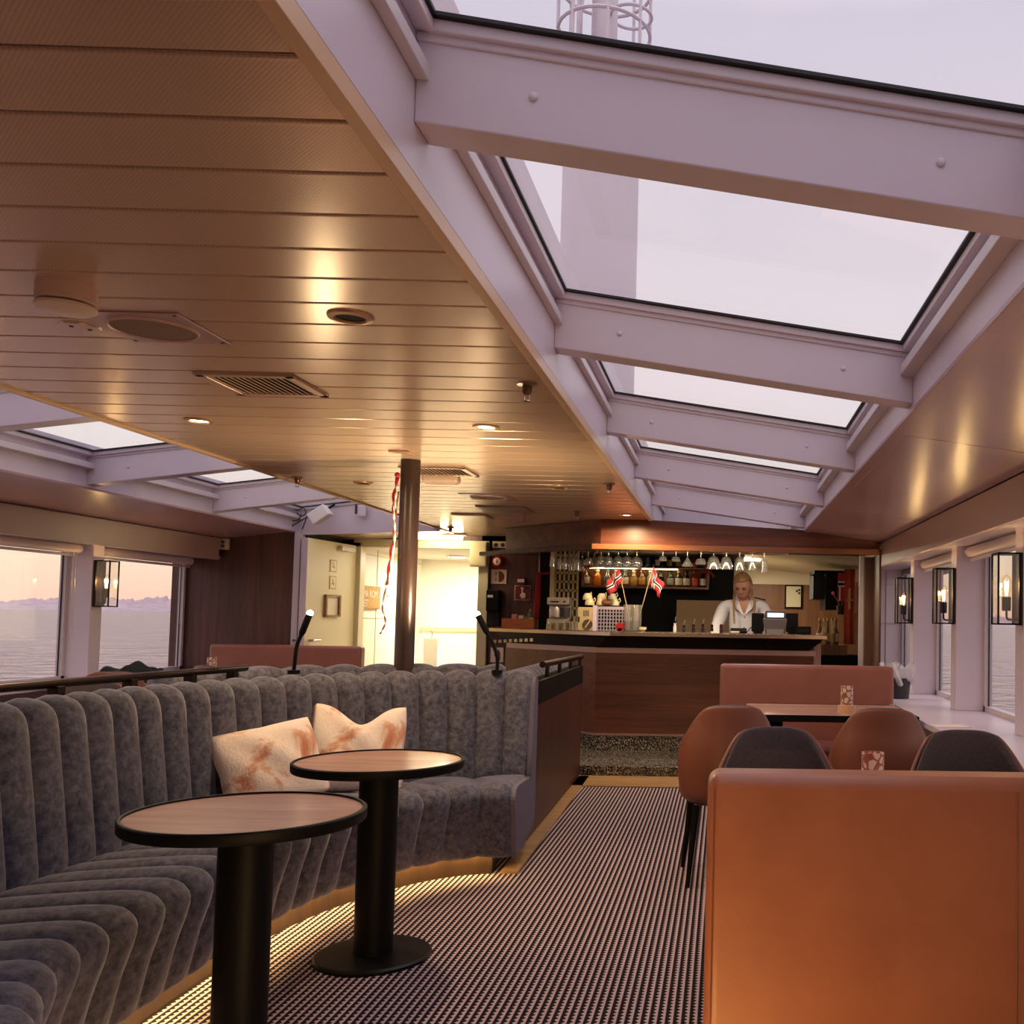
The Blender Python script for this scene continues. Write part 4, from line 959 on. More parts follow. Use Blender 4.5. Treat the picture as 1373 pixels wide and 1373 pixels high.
def bottle_mat(name, tint, body, fac): return clear(name, tint, 0.08, 0.6, 0.03, body, fac)
BM = {'orange': bottle_mat('orange_liquor', (0.95, 0.55, 0.12), srgb(240, 150, 30), 0.75), 'clear': bottle_mat('clear_liquor', (0.9, 0.92, 0.86), srgb(220, 215, 180), 0.35),
      'green': bottle_mat('green_bottle', (0.35, 0.55, 0.30), srgb(90, 120, 60), 0.55), 'black': plain('black_bottle', (0.006, 0.006, 0.006), 0.15), 'red': bottle_mat('red_bottle', (0.8, 0.2, 0.12), srgb(210, 70, 50), 0.8),
      'amber': bottle_mat('amber_bottle', (0.5, 0.26, 0.08), srgb(130, 80, 30), 0.6), 'dark': plain('dark_brown_bottle', srgb(40, 24, 16), 0.2)}
LB = {'white': m_paper, 'grey': plain('silver_label', srgb(170, 176, 168), 0.4), 'teal': plain('teal_label', srgb(70, 120, 120), 0.5), 'red': m_red, 'black': m_black, 'gold': plain('gold_label', srgb(190, 150, 80), 0.4), 'coral': plain('coral_label', srgb(226, 92, 66), 0.5)}
def bottle(loc, h, r, kind, lab, cap, label, group, shoulder=0.62, neck=0.34):
    t = thing('liquor_bottle', label, 'bottle', loc, group=group)
    rn = r * neck
    b = MB(); b.lathe([(0, 0), (r * 0.94, 0), (r, 0.006), (r, h * shoulder * 0.9), (r * 0.82, h * shoulder), (rn, h * (shoulder + 0.14)), (rn, h * 0.94), (0, h * 0.94)], seg=18); b.build('glass_body', BM[kind], t, smooth=True)
    if lab:
        b = MB(); b.lathe([(r + 0.0008, h * 0.12), (r + 0.0012, h * 0.13), (r + 0.0012, h * shoulder * 0.8), (r + 0.0008, h * shoulder * 0.82)], seg=18); b.build('label', LB[lab], t, smooth=True)
    b = MB(); b.cyl((0, 0, h * 0.90), rn * 1.15, h * 0.10, 12); b.build('cap', LB[cap], t, smooth=True)
low = [(786, 'green', 'grey', 'gold', .20), (801.5, 'orange', None, 'white', .215), (815, 'clear', 'teal', 'teal', .21), (826, 'clear', 'white', 'grey', .20), (838.5, 'green', 'white', 'green' and 'teal', .205), (850, 'clear', 'gold', 'white', .19), (861, 'amber', 'gold', 'gold', .21), (872, 'clear', 'grey', 'white', .20), (886, 'black', 'black', 'black', .21), (899, 'black', 'grey', 'black', .205), (910, 'green', 'white', 'gold', .20), (920.5, 'dark', 'white', 'black', .21), (931.5, 'red', 'coral', 'red', .205), (943, 'dark', 'white', 'gold', .20)]
for k, (px, kind, lab, cap, h) in enumerate(low):
    p = shelfpt(px, 780)
    bottle((p.x, SY - 0.015, zl), min(h * 0.93, zu - 0.03 - zl), 0.036, kind, lab, cap, '%s liquor bottle, %s from the left on the lower bar shelf' % (kind, ORD[k]), 'bottles on the lower bar shelf', 0.66, 0.5)
up = [(790, 'clear', 'white', 'white', .20), (803, 'clear', 'gold', 'gold', .22), (817, 'amber', 'white', 'gold', .21), (830, 'clear', 'teal', 'white', .2), (846, 'clear', 'gold', 'grey', .24), (858, 'dark', 'gold', 'coral', .22), (869, 'clear', 'teal', 'white', .23), (876, 'dark', None, 'black', .14), (882, 'dark', 'white', 'gold', .19), (888.5, 'amber', 'black', 'black', .16), (897.5, 'dark', 'gold', 'gold', .19), (910, 'green', 'gold', 'gold', .17), (921, 'dark', 'white', 'gold', .14), (931.5, 'red', 'coral', 'coral', .13)]
for k, (px, kind, lab, cap, h) in enumerate(up):
    p = shelfpt(px, 755)
    bottle((p.x, SY - 0.01, zu), h, 0.028, kind, lab, cap, '%s bottle, %s from the left on the upper bar shelf' % (kind, ORD[k]), 'bottles on the upper bar shelf', 0.55, 0.42)
# red bows tied to the shelf edge
def bow(px, py, s, m, label):
    p = at(px, py, SY - 0.13); t = thing('ribbon_bow', label, 'bow', p, group='bows on the bottle shelf')
    b = MB()
    for k, a in enumerate((0.3, 1.35, 2.5, 3.5, 5.4, 4.4)):
        d = Vector((math.cos(a), 0, math.sin(a))); q = Vector((-d.z, 0, d.x)); l = s * (1.0 if k < 4 else 1.25); w = s * 0.28
        b.grid(lambda u, v: d * (l * u) + q * ((v - 0.5) * w * (0.35 + u * 0.9)) + Vector((0, -0.02 * math.sin(u * PI) - 0.006 * v, 0)), 8, 4)
    b.build('loops', m, t, smooth=True, solid=0.003, angle=180)
    b = MB(); b.sphere((0, -0.012, 0), s * 0.2, 12, 8); b.build('knot', m, t, smooth=True)
m_bow = plain('coral_bow', srgb(206, 92, 74), 0.6); m_bow2 = plain('rust_bow', srgb(150, 52, 36), 0.6)
bow(786, 762, 0.105, m_bow, 'coral bow tied at the left end of the bottle shelf'); bow(859, 762, 0.07, m_bow, 'coral bow in the middle of the bottle shelf behind the flags'); bow(950, 764, 0.08, m_bow2, 'rust red bow at the right end of the bottle shelf')

# --- glasses hanging under the canopy
def hang_glass(loc, h, r, kind, label):
    t = thing('hanging_glass', label, 'glass', loc, group='glasses hanging under the bar canopy')
    # local z=0 at foot (top), bowl mouth at -h
    if kind == 'cone': pr_ = [(0.030, 0), (0.032, -0.003), (0.004, -0.008), (0.004, -h * 0.40), (r, -h), (r - 0.003, -h)]
    elif kind == 'flute': pr_ = [(0.030, 0), (0.030, -0.003), (0.004, -0.008), (0.004, -h * 0.35), (r * 0.8, -h * 0.45), (r * 0.9, -h * 0.8), (r, -h), (r - 0.003, -h)]
    elif kind == 'coupe': pr_ = [(0.032, 0), (0.032, -0.003), (0.004, -0.008), (0.004, -h * 0.5), (r * 0.7, -h * 0.6), (r, -h * 0.85), (r * 0.9, -h), (r * 0.87, -h)]
    elif kind == 'balloon': pr_ = [(0.034, 0), (0.034, -0.003), (0.005, -0.009), (0.005, -h * 0.28), (r * 0.65, -h * 0.38), (r, -h * 0.62), (r * 0.95, -h * 0.82), (r * 0.72, -h), (r * 0.70, -h)]
    else: pr_ = [(0.034, 0), (0.034, -0.003), (0.005, -0.009), (0.006, -h * 0.25), (r * 0.62, -h * 0.36), (r * 0.85, -h * 0.62), (r, -h), (r - 0.003, -h)]
    k = next(i for i, q in enumerate(pr_) if q[0] < 0.01)
    b = MB(); b.lathe(pr_[k + 1:], seg=22); b.build('bowl', m_barglass, t, smooth=True)
    b = MB(); b.lathe([(0, 0)] + pr_[:k + 2], seg=14); b.build('stem', m_barglass, t, smooth=True)
GY = 9.25
gl = [(741, 'flute', .17, .026), (751, 'flute', .18, .027), (758, 'flute', .19, .026), (766, 'flute', .19, .026), (774, 'wine', .20, .034), (781, 'flute', .19, .026), (789, 'coupe', .15, .045), (797, 'wine', .18, .036), (806, 'balloon', .17, .045), (816, 'balloon', .18, .050), (829, 'balloon', .185, .055), (841, 'balloon', .185, .055), (854, 'balloon', .185, .055),
      (889, 'coupe', .105, .042), (906.5, 'coupe', .105, .042), (922, 'cone', .15, .060), (940, 'coupe', .13, .053), (957, 'wine', .17, .068), (974, 'wine', .17, .062), (992, 'wine', .175, .052), (1009, 'wine', .175, .048), (1025, 'flute', .19, .034)]
nm = ['first', 'second', 'third', 'fourth', 'fifth', 'sixth', 'seventh', 'eighth', 'ninth']
kk = {'flute': 'narrow flute glass', 'wine': 'wine glass', 'coupe': 'coupe glass', 'balloon': 'balloon glass', 'cone': 'cone-shaped cocktail glass'}
for k, (px, kind, h, r) in enumerate(gl):
    y = GY + (0.28 if k < 8 and k % 2 else 0) - (0.1 if k >= 13 else 0)
    p = at(px, 740, y); w = 'left' if k < 13 else 'right'
    n = ORD[k] if k < 13 else ORD[k - 13]
    hang_glass((p.x, y, 1.955), h, r, kind, 'upside-down hanging %s, %s from the left in the %s canopy row' % (kk[kind], n, 'crowded left' if w == 'left' else 'spaced right'))
rk = thing('glass_rack', 'metal rail holding the upside-down glasses under the bar canopy', 'rack', (0, GY, 1.955)); b = MB()
for dy in (-0.13, -0.07, 0.0, 0.06, 0.22, 0.32): b.bx(-1.2, 0.62, dy - 0.006, dy + 0.006, 0.002, 0.017)
b.build('rails', m_steel, rk)

# --- things on the counter
IY = 9.2
def cx(px, y=IY): return at(px, 840, y).x
def wpx(n, y=IY): return n * y / CF
HZ = lambda py, px, y=IY: at(px, py, y).z
# steel filter coffee machine in front of the perforated panel
cm = thing('coffee_machine', 'steel filter coffee machine on the bar counter in front of the perforated panel', 'coffee machine', (cx(749.5), 9.24, CTZ))
def rel(px0, py0, px1, py1, y, ox): return at(px0, py0, y).x - ox, at(px1, py1, y).x - ox, at(px1, py1, y).z - CTZ, at(px0, py0, y).z - CTZ
ox = cm.location.x; m_mach = plain('machine_steel', srgb(176, 166, 160), 0.35, metal=0.7)
x0, x1, z0, z1 = rel(735.5, 801, 764, 811, 9.2, ox); b = MB(); b.bx(x0, x1, -0.11, 0.10, z0, z1); b.build('head', m_mach, cm, bevel=0.004)
b = MB(); b.bx(x0 + 0.03, x0 + 0.11, -0.112, -0.11, z0 + 0.02, z0 + 0.032); b.bx(x1 - 0.05, x1 - 0.03, -0.112, -0.11, z0 + 0.02, z0 + 0.034); b.build('buttons', m_black, cm)
x0, x1, z2, z3 = rel(735.5, 813, 764, 830, 9.2, ox); b = MB(); b.bx(x0, x1, 0.0, 0.10, 0, z0); b.bx(x0, x1, -0.11, 0.1, 0, z2 + 0.0); b.build('body', m_mach, cm, bevel=0.003)
b = MB(); b.lathe([(0, z2 + 0.02), (0.05, z2 + 0.02), (0.055, z2 + 0.08), (0.045, z3 - 0.005), (0, z3 - 0.005)], (-0.035, -0.05, 0), 20); b.build('filter_basket', m_mach, cm, smooth=True)
b = MB(); b.lathe([(0, z2 + 0.02), (0.042, z2 + 0.02), (0.05, z3 - 0.01), (0, z3 - 0.01)], (0.055, -0.05, 0), 20); b.build('jug', m_darkgrey, cm, smooth=True)
b = MB(); b.tube([(-0.06, -0.12, z2 + 0.015), (0.05, -0.12, z2 + 0.012)], 0.005, 8); b.build('handle', m_chrome, cm, smooth=True)
# tall perforated cream screen
ps = thing('perforated_screen', 'tall cream perforated metal screen behind the coffee machine', 'screen', (at(757, 800, 9.75).x, 9.75, 0))
x0, x1, z0, z1 = at(744, 800, 9.75).x - ps.location.x, at(774, 800, 9.75).x - ps.location.x, 0.0, at(757, 741, 9.75).z + 0.06
b = MB(); nxh, pitch = 5, (x1 - x0) / 5
zz = 1.30; bars = []
for i in range(nxh + 1): b.bx(x0 + i * pitch - 0.010, x0 + i * pitch + 0.010, -0.004, 0.004, z0, z1)
while zz < z1 - 0.02: b.bx(x0, x1, -0.004, 0.004, zz, zz + 0.022); zz += 0.088
b.bx(x0, x1, -0.004, 0.004, z0, 1.3); b.build('panel', plain('cream_metal', srgb(206, 186, 132), 0.4), ps)
b = MB(); b.bx(x0 - 0.05, x0 - 0.01, -0.02, 0.02, z0, z1); b.build('post', plain('cream_metal_post', srgb(226, 208, 152), 0.4), ps, bevel=0.003)
b = MB(); b.bx(x0, x1, 0.05, 0.06, z0, z1); b.build('backing', plain('brown_backing', srgb(92, 68, 44), 0.7), ps)
# row of small tumblers
for k in range(8):
    t = thing('tumbler', 'small tumbler upside down on the bar counter, %s from the left of its row' % ORD[k], 'glass', (cx(736.5 + k * 4.9, 9.05 + 0.05 * (k % 2)), 9.05 + 0.05 * (k % 2), CTZ), group='tumblers in a row on the counter')
    b = MB(); h = 0.072 if k < 5 else 0.088; b.lathe([(0.029, 0), (0.031, 0.002), (0.024, h), (0, h), (0, h - 0.006), (0.022, h - 0.006), (0.027, 0)], seg=20); b.build('glass_body', clear('tumbler_glass', (0.8, 0.76, 0.64), 0.16, 0.8, 0.05, srgb(214, 198, 150), 0.25) if k == 0 else bpy.data.materials['tumbler_glass'], t, smooth=True)
# cream box appliance with a dial
ap = thing('bar_appliance', 'cream box appliance with vent slots and a round dark dial on the counter', 'appliance', (cx(787), 9.2, CTZ)); ox = ap.location.x
x0, x1, z0, z1 = rel(776, 814, 797, 844, 9.2, ox); b = MB(); b.bx(x0, x1, -0.06, 0.16, 0, z1); b.build('case', plain('beige_case', srgb(206, 184, 138), 0.45), ap, bevel=0.006)
b = MB()
for k in range(4): xx = x0 + 0.055 + k * 0.014; b.bx(xx, xx + 0.007, -0.062, -0.06, z1 - 0.085, z1 - 0.03)
b.bx(x0 + 0.003, x0 + 0.02, -0.062, -0.06, z1 - 0.14, z1 - 0.09); b.build('vent_slots', m_darkgrey, ap)
b = MB(); b.cyl((0.015, -0.06, 0.062), 0.045, 0.012, 28, Matrix.Rotation(PI / 2, 3, 'X')); b.build('dial', plain('dial_brown', srgb(84, 70, 54), 0.4), ap, smooth=True)
b = MB(); b.box((0.015, -0.074, 0.062), (0.008, 0.004, 0.085), M=Matrix.Rotation(0.6, 3, 'Y')); b.build('pointer', m_cream, ap)
# wire crate
wc = thing('wire_crate', 'white-edged wire grid crate standing on the bar counter', 'crate', (cx(817, 9.15), 9.15, CTZ)); ox = wc.location.x
x0, x1, z0, z1 = rel(797, 813, 838, 845, 9.15, ox); z0 = 0
b = MB(); n = 9
for i in range(n + 1): x = x0 + 0.035 + (x1 - x0 - 0.035) * i / n; b.bx(x - 0.004, x + 0.004, -0.004, 0.004, 0, z1)
for j in range(7): z = 0.01 + (z1 - 0.03) * j / 6; b.bx(x0, x1, -0.004, 0.004, z - 0.004, z + 0.004)
b.bx(x0, x1, -0.005, 0.005, z1 - 0.028, z1); b.build('grid', plain('lilac_grey_wire', srgb(190, 178, 196), 0.4), wc)
b = MB(); b.bx(x0 - 0.012, x0 + 0.026, -0.014, 0.014, 0, z1 + 0.008); b.build('corner_post', plain('lilac_white', srgb(226, 208, 228), 0.4), wc, bevel=0.003)
b = MB(); b.bx(x0 + 0.02, x1, 0.03, 0.22, 0, z1 - 0.012); b.build('inner_box', m_blackmat, wc)
# cups stacked on a tray over the crate
m_cup = plain('cream_cup', srgb(236, 222, 180), 0.35)
tr = thing('serving_tray', 'dark tray carrying upturned cups on top of the crate', 'tray', (cx(817, 9.25), 9.27, CTZ + z1 + 0.0)); b = MB(); b.bx(-0.15, 0.16, -0.09, 0.09, 0, 0.012); b.build('board', m_bronze, tr, bevel=0.003)
zt = CTZ + z1 + 0.012
cups = [(790, 0, 0), (805, 1, 0), (823, 2, 0), (787, 3, 1), (806, 4, 1), (820, 5, 1)]
for (px, k, lv) in cups:
    y = 9.25 + 0.012 * k; t = thing('coffee_cup', 'cream cup upside down on the tray, %s' % ['bottom left', 'bottom middle', 'bottom right', 'upper left with handle up', 'upper middle with handle up', 'upper right'][k], 'cup', (cx(px, y), y, zt + lv * 0.052), group='cups stacked on the tray')
    b = MB(); b.lathe([(0.046, 0), (0.047, 0.004), (0.043, 0.035), (0.028, 0.058), (0.026, 0.062), (0, 0.062)], seg=24); b.build('bowl', m_cup, t, smooth=True)
    a = [0.4, 0.2, -0.2, 0.9, 0.7, 0.5][k]; b = MB(); b.tube([(math.cos(a) * 0.034, -0.02, 0.05), (math.cos(a) * 0.055, -0.025, 0.07), (math.cos(a) * 0.062, -0.025, 0.045), (math.cos(a) * 0.044, -0.02, 0.022)], 0.005, 8); b.build('handle', m_cup, t, smooth=True)
t = thing('bread_roll', 'brown roll lying among the stacked cups', 'roll', (cx(812, 9.16), 9.165, zt)); b = MB(); b.sphere((0, 0, 0.028), 0.04, 18, 12, (1.2, 0.8, 0.72)); b.build('crust', plain('roll_crust', srgb(150, 92, 50), 0.7, var=0.2, vscale=30), t, smooth=True)
# glass jar with flags
jr = thing('flag_jar', 'clear glass jar on the counter holding two small flags', 'jar', (cx(848, 9.1), 9.1, CTZ))
b = MB(); zz = HZ(811, 848, 9.1) - CTZ; b.lathe([(0, 0), (0.075, 0), (0.085, 0.01), (0.085, zz), (0.082, zz), (0.082, 0.012), (0, 0.012)], seg=32); b.build('glass', m_barglass, jr, smooth=True)
b = MB(); b.cyl((0, 0, 0.012), 0.078, 0.085, 28); b.build('filling', plain('brown_filling', srgb(120, 92, 66), 0.8, var=0.35, vscale=40), jr, smooth=True)
rbx = thing('red_tin', 'small red round lid beside the flag jar', 'lid', (cx(831, 9.07), 9.075, CTZ)); b = MB(); b.cyl((0, 0, 0.042), 0.04, 0.012, 22, Matrix.Rotation(PI / 2, 3, 'X')); b.bx(-0.02, 0.02, -0.012, 0, 0, 0.03); b.build('disc', m_red, rbx, smooth=True)
def flag(base, tip, label, side, droop, width):
    t = thing('table_flag', label, 'flag', base, group='small flags in the glass jar'); d = Vector(tip) - Vector(base)
    b = MB(); b.tube([(0, 0, 0), d], 0.0035, 8); b.build('stick', plain('flag_stick', srgb(206, 180, 140), 0.5) if 'flag_stick' not in bpy.data.materials else bpy.data.materials['flag_stick'], t, smooth=True)
    u = [0, 3, 6, 7, 8, 9, 12, 15, 18, 22]; v = [0, 3, 6, 7, 9, 10, 13, 16]
    b = MB(); W_, H_ = width, width * 16 / 22
    def pt(a, c):
        a /= 22; c /= 16; hoist = d * (1 - c * H_ / d.length)
        k = a ** 0.8
        return hoist + Vector((side * a * W_ * 0.55 + 0.012 * math.sin(a * 9 + c * 3), -0.022 * math.sin(a * 8 + c), -droop * W_ * k))
    g = [[b.b.verts.new(pt(a, c)) for c in v] for a in u]
    for i in range(len(u) - 1):
        for j in range(len(v) - 1):
            f = b.b.faces.new((g[i][j], g[i + 1][j], g[i + 1][j + 1], g[i][j + 1])); ua = (u[i] + u[i + 1]) / 2; vb_ = (v[j] + v[j + 1]) / 2
            inu, inv = 6 < ua < 9, 6 < vb_ < 10; bu, bv = 7 < ua < 8, 7 < vb_ < 9
            f.material_index = 2 if (bu or bv) else (1 if (inu or inv) else 0)
    b.build('cloth', [m_redcloth, m_flagwhite, m_blue], t, smooth=True, solid=0.0015, angle=180)
flag(at(846, 838, 9.1), at(829, 761, 9.08), 'small red flag with dark blue cross, left one in the glass jar', -1, 0.62, 0.20)
flag(at(854, 838, 9.1), at(876, 760, 9.06), 'small red flag with dark blue cross, right one in the glass jar', 1, 0.85, 0.19)
# small cream bowl, pourer bottles, card terminal, screens
t = thing('cream_dish', 'small cream dish on the counter right of the flag jar', 'dish', (cx(862, 9.0), 9.0, CTZ)); b = MB(); b.lathe([(0, 0), (0.018, 0), (0.02, 0.015), (0.034, 0.022), (0.034, 0.045), (0, 0.04)], seg=20); b.build('dish', m_cup, t, smooth=True)
for k, (px, kind, h) in enumerate(((905, 'white', .085), (917, 'dark', .05), (930, 'dark', .06), (942.5, 'dark', .065), (954.5, 'dark', .06))):
    t = thing('pourer_bottle', '%s little bottle with metal pourer, %s from the left along the counter' % ('white' if kind == 'white' else 'dark', ORD[k]), 'bottle', (cx(px, 9.25), 9.25, CTZ), group='pourer bottles along the bar')
    b = MB(); b.lathe([(0, 0), (0.016, 0), (0.016, h * 0.55), (0.010, h * 0.8), (0.014, h), (0, h)], seg=16); b.build('body', m_whitepl if kind == 'white' else m_dark_b if False else (m_whitepl if kind == 'white' else BM['dark']), t, smooth=True)
    b = MB(); b.lathe([(0, h), (0.013, h), (0.013, h + 0.018), (0, h + 0.018)], seg=14); b.build('stopper', m_black, t, smooth=True)
    b = MB(); b.tube([(0, 0, h + 0.018), (0.002, 0, h + 0.04), (0.012, 0, h + 0.065)], 0.0028, 8); b.build('spout', m_chrome, t, smooth=True)
t = thing('small_bottle', 'dark red little bottle standing before the bartender', 'bottle', (cx(967, 9.2), 9.2, CTZ)); b = MB(); b.lathe([(0, 0), (0.016, 0), (0.016, 0.07), (0, 0.07)], seg=16); b.build('body', plain('dark_red_glass', srgb(70, 20, 24), 0.2), t, smooth=True); b = MB(); b.cyl((0, 0, 0.07), 0.014, 0.012, 14); b.build('cap', m_black, t, smooth=True)
t = thing('card_stack', 'little stack of white cards on the counter before the bartender', 'cards', (cx(959, 9.12), 9.12, CTZ)); b = MB(); b.bx(-0.04, 0.04, -0.03, 0.03, 0, 0.014); b.build('stack', m_paper, t)
ct = thing('card_terminal', 'black card terminal with cream label lying on the counter', 'card terminal', (cx(990, 9.12), 9.12, CTZ)); b = MB(); b.hexa([(-0.075, -0.05, 0), (-0.075, -0.05, 0.025), (-0.075, 0.06, 0), (-0.075, 0.06, 0.05), (0.08, -0.05, 0), (0.08, -0.05, 0.025), (0.08, 0.06, 0), (0.08, 0.06, 0.05)]); b.build('body', m_black, ct, bevel=0.006); b = MB(); b.bx(-0.07, 0.01, -0.053, -0.05, 0.006, 0.022); b.build('label', m_cream, ct)
b = MB(); b.tube(smooth_path([(0.08, 0, 0.01), (0.11, 0.0, 0.05), (0.13, 0.02, 0.055), (0.14, 0.05, 0.02)], 6), 0.004, 8); b.build('cable', m_black, ct, smooth=True)
mo = thing('till_monitor', 'black back of the till screen beside the receipt printer', 'monitor', (cx(1016, 9.2), 9.22, CTZ)); ox = mo.location.x
x0, x1, z0, z1 = rel(1008, 822, 1024, 847, 9.22, ox); b = MB(); b.bx(x0, x1, -0.015, 0.015, 0.02, z1); b.build('screen_back', m_black, mo, bevel=0.004); b = MB(); b.bx(-0.04, 0.04, -0.05, 0.05, 0, 0.02); b.build('stand', m_black, mo)
pt_ = thing('pos_display', 'grey till customer display with lit white screen on the counter', 'till display', (cx(1039, 9.1), 9.1, CTZ)); ox = pt_.location.x
x0, x1, z0, z1 = rel(1024.5, 819, 1054, 830, 9.1, ox); b = MB(); b.prism([(x0 + 0.01, z0), (x1 - 0.01, z0), (x1, z0 + 0.02), (x1 - 0.015, z1), (x0 + 0.015, z1), (x0, z0 + 0.02)], -0.03, 0.03, Matrix.Rotation(PI / 2, 4, 'X')); b.build('display_head', plain('plum_grey', srgb(70, 60, 72), 0.4), pt_, bevel=0.004)
xa_, xb_, za_, zb_ = rel(1029, 822, 1050.5, 827.5, 9.1, ox); b = MB(); b.bx(xa_, xb_, -0.034, -0.03, za_, zb_); b.build('lit_screen', glow('lit_screen', (0.80, 0.93, 1.0), 2.2), pt_)
x2, x3, z2, z3 = rel(1023, 830, 1055, 842, 9.1, ox); b = MB(); b.prism([(x2 + 0.02, 0), (x3 - 0.02, 0), (x3, z0), (x2, z0)], -0.05, 0.06, Matrix.Rotation(PI / 2, 4, 'X')); b.build('printer_body', plain('warm_grey', srgb(88, 78, 80), 0.5), pt_, bevel=0.004)
b = MB(); b.bx(x2 + 0.035, x3 - 0.035, -0.066, -0.05, 0, z2 * 0 + 0.045); b.build('paper_tray', plain('light_grey_tray', srgb(128, 118, 120), 0.5), pt_)
m2 = thing('till_monitor', 'black screen behind the till display, right of it', 'monitor', (cx(1062, 9.3), 9.3, CTZ)); ox = m2.location.x
x0, x1, z0, z1 = rel(1054, 822, 1070, 846, 9.3, ox); b = MB(); b.bx(x0, x1, -0.015, 0.015, 0.02, z1); b.build('screen_back', m_black, m2, bevel=0.004); b = MB(); b.bx(-0.04, 0.04, -0.05, 0.05, 0, 0.02); b.build('stand', m_black, m2)
t = thing('cash_drawer', 'low black box at the right end of the counter', 'box', (cx(1078, 9.2), 9.2, CTZ)); b = MB(); b.bx(-0.075, 0.06, -0.08, 0.1, 0, 0.075); b.build('case', m_black, t, bevel=0.004); b = MB(); b.bx(-0.06, 0.045, -0.083, -0.08, 0.02, 0.055); b.build('drawer', m_blackgloss, t)
t = thing('splash_board', 'beige leaning board on the dark back wall behind the bartender', 'board', (at(945, 825, 10.35).x, 10.35, 0.92)); x0, x1 = at(907, 825, 10.35).x - t.location.x, at(985, 825, 10.35).x - t.location.x; b = MB(); b.bx(x0, x1, 0, 0.02, 0, at(940, 805, 10.35).z - 0.92); b.build('board', plain('beige_board', srgb(196, 160, 118), 0.45), t)
b = MB(); b.bx(-1.7, 0.10, 10.1, 10.6, 0, 0.90); b.bx(-1.72, 0.12, 10.08, 10.61, 0.88, 0.915); tag(b.build('back_counter', m_darkgrey, bevel=0.003), 'low dark back counter along the bottle wall of the bar', 'counter')
# --- galley things at the right
wbd = thing('whiteboard', 'dark-framed whiteboard on the wood wall behind the bar', 'whiteboard', at(1064, 817, 12.96)); L = -Vector(wbd.location)
A, B_ = at(1052.5, 784, 12.96), at(1075.5, 816, 12.96)
b = MB(); b.bx(A.x, B_.x, 12.965, 12.985, B_.z, A.z); b.build('frame', m_black, wbd).location = L
b = MB(); b.bx(A.x + 0.02, B_.x - 0.02, 12.958, 12.966, B_.z + 0.02, A.z - 0.02); b.build('sheet', plain('whiteboard_sheet', srgb(216, 204, 170), 0.5), wbd).location = L
b = MB()
for px, py in ((1068.5, 792.5), (1071.5, 791), (1071.5, 795.5)): q = at(px, py, 12.95); b.cyl((q.x, 12.952, q.z), 0.014, 0.006, 12, Matrix.Rotation(PI / 2, 3, 'X'))
b.build('magnets', m_black, wbd).location = L
cb = thing('wall_cabinet', 'black wall cabinet in the galley beside the red banner', 'cabinet', at(1112, 818, 11.2)); L = -Vector(cb.location); A, B_ = at(1092, 770, 11.2), at(1133, 818, 11.2)
b = MB(); b.bx(A.x + 0.11, B_.x, 11.0, 11.6, B_.z, A.z + 0.02); b.build('body', m_black, cb).location = L
b = MB(); b.bx(A.x - 0.02, A.x + 0.11, 11.1, 11.6, B_.z + 0.12, A.z - 0.02); b.build('side_shelf', m_blackmat, cb).location = L
b = MB(); b.bx(A.x - 0.02, B_.x + 0.05, 10.98, 11.6, A.z + 0.0, A.z + 0.035); b.build('top', m_black, cb).location = L
bn2 = thing('red_banner', 'long rust red banner with pale emblem hanging right of the galley cabinet', 'banner', at(1139, 862, 10.2)); L = -Vector(bn2.location); A, B_ = at(1132.5, 763, 10.2), at(1145.5, 864, 10.2)
b = MB(); b.grid(lambda u, v: (A.x + (B_.x - A.x) * u, 10.2 + 0.012 * math.sin(u * 9), B_.z + (A.z - B_.z) * v), 14, 3); b.build('cloth', plain('rust_cloth', srgb(170, 62, 36), 0.8, var=0.15, vscale=20), bn2, smooth=True, solid=0.002, angle=180).location = L
b = MB(); q = at(1139, 803, 10.18); b.bx(q.x - 0.012, q.x + 0.012, 10.176, 10.182, q.z - 0.11, q.z + 0.11); b.bx(q.x - 0.03, q.x + 0.035, 10.176, 10.182, q.z - 0.02, q.z - 0.005); b.bx(q.x - 0.018, q.x + 0.018, 10.176, 10.182, q.z + 0.05, q.z + 0.06); b.build('emblem', plain('pale_gold', srgb(206, 160, 100), 0.6), bn2).location = L
fb = thing('wall_flag', 'red flag with blue and white cross hanging above the galley bottles', 'flag', at(1128, 806, 10.6)); L = -Vector(fb.location); A, B_ = at(1124, 768, 10.6), at(1132, 806, 10.6)
b = MB(); b.bx(A.x, B_.x, 10.6, 10.606, B_.z, A.z); b.build('cloth', m_redcloth, fb).location = L
z1_ = at(1128, 782, 10.6).z
b = MB(); b.bx(A.x, B_.x, 10.596, 10.6, z1_ - 0.04, z1_ + 0.02); b.bx(A.x + 0.014, A.x + 0.026, 10.596, 10.6, B_.z, z1_); b.build('white_cross', m_flagwhite, fb).location = L
b = MB(); b.bx(A.x, B_.x, 10.592, 10.596, z1_ - 0.025, z1_ + 0.005); b.build('blue_cross', m_blue, fb).location = L
gs = thing('galley_shelf', 'brown wooden galley shelf carrying pale wine bottles', 'shelf', at(1106, 870, 11.0)); L = -Vector(gs.location); A, B_ = at(1092, 864, 11.0), at(1128, 878, 11.0)
b = MB(); b.bx(A.x - 0.1, B_.x + 0.05, 10.85, 11.2, B_.z, A.z); b.build('board', m_galley, gs).location = L
b = MB(); b.bx(A.x - 0.1, B_.x + 0.25, 10.9, 11.2, 0, B_.z); b.build('cupboard', m_black, gs).location = L
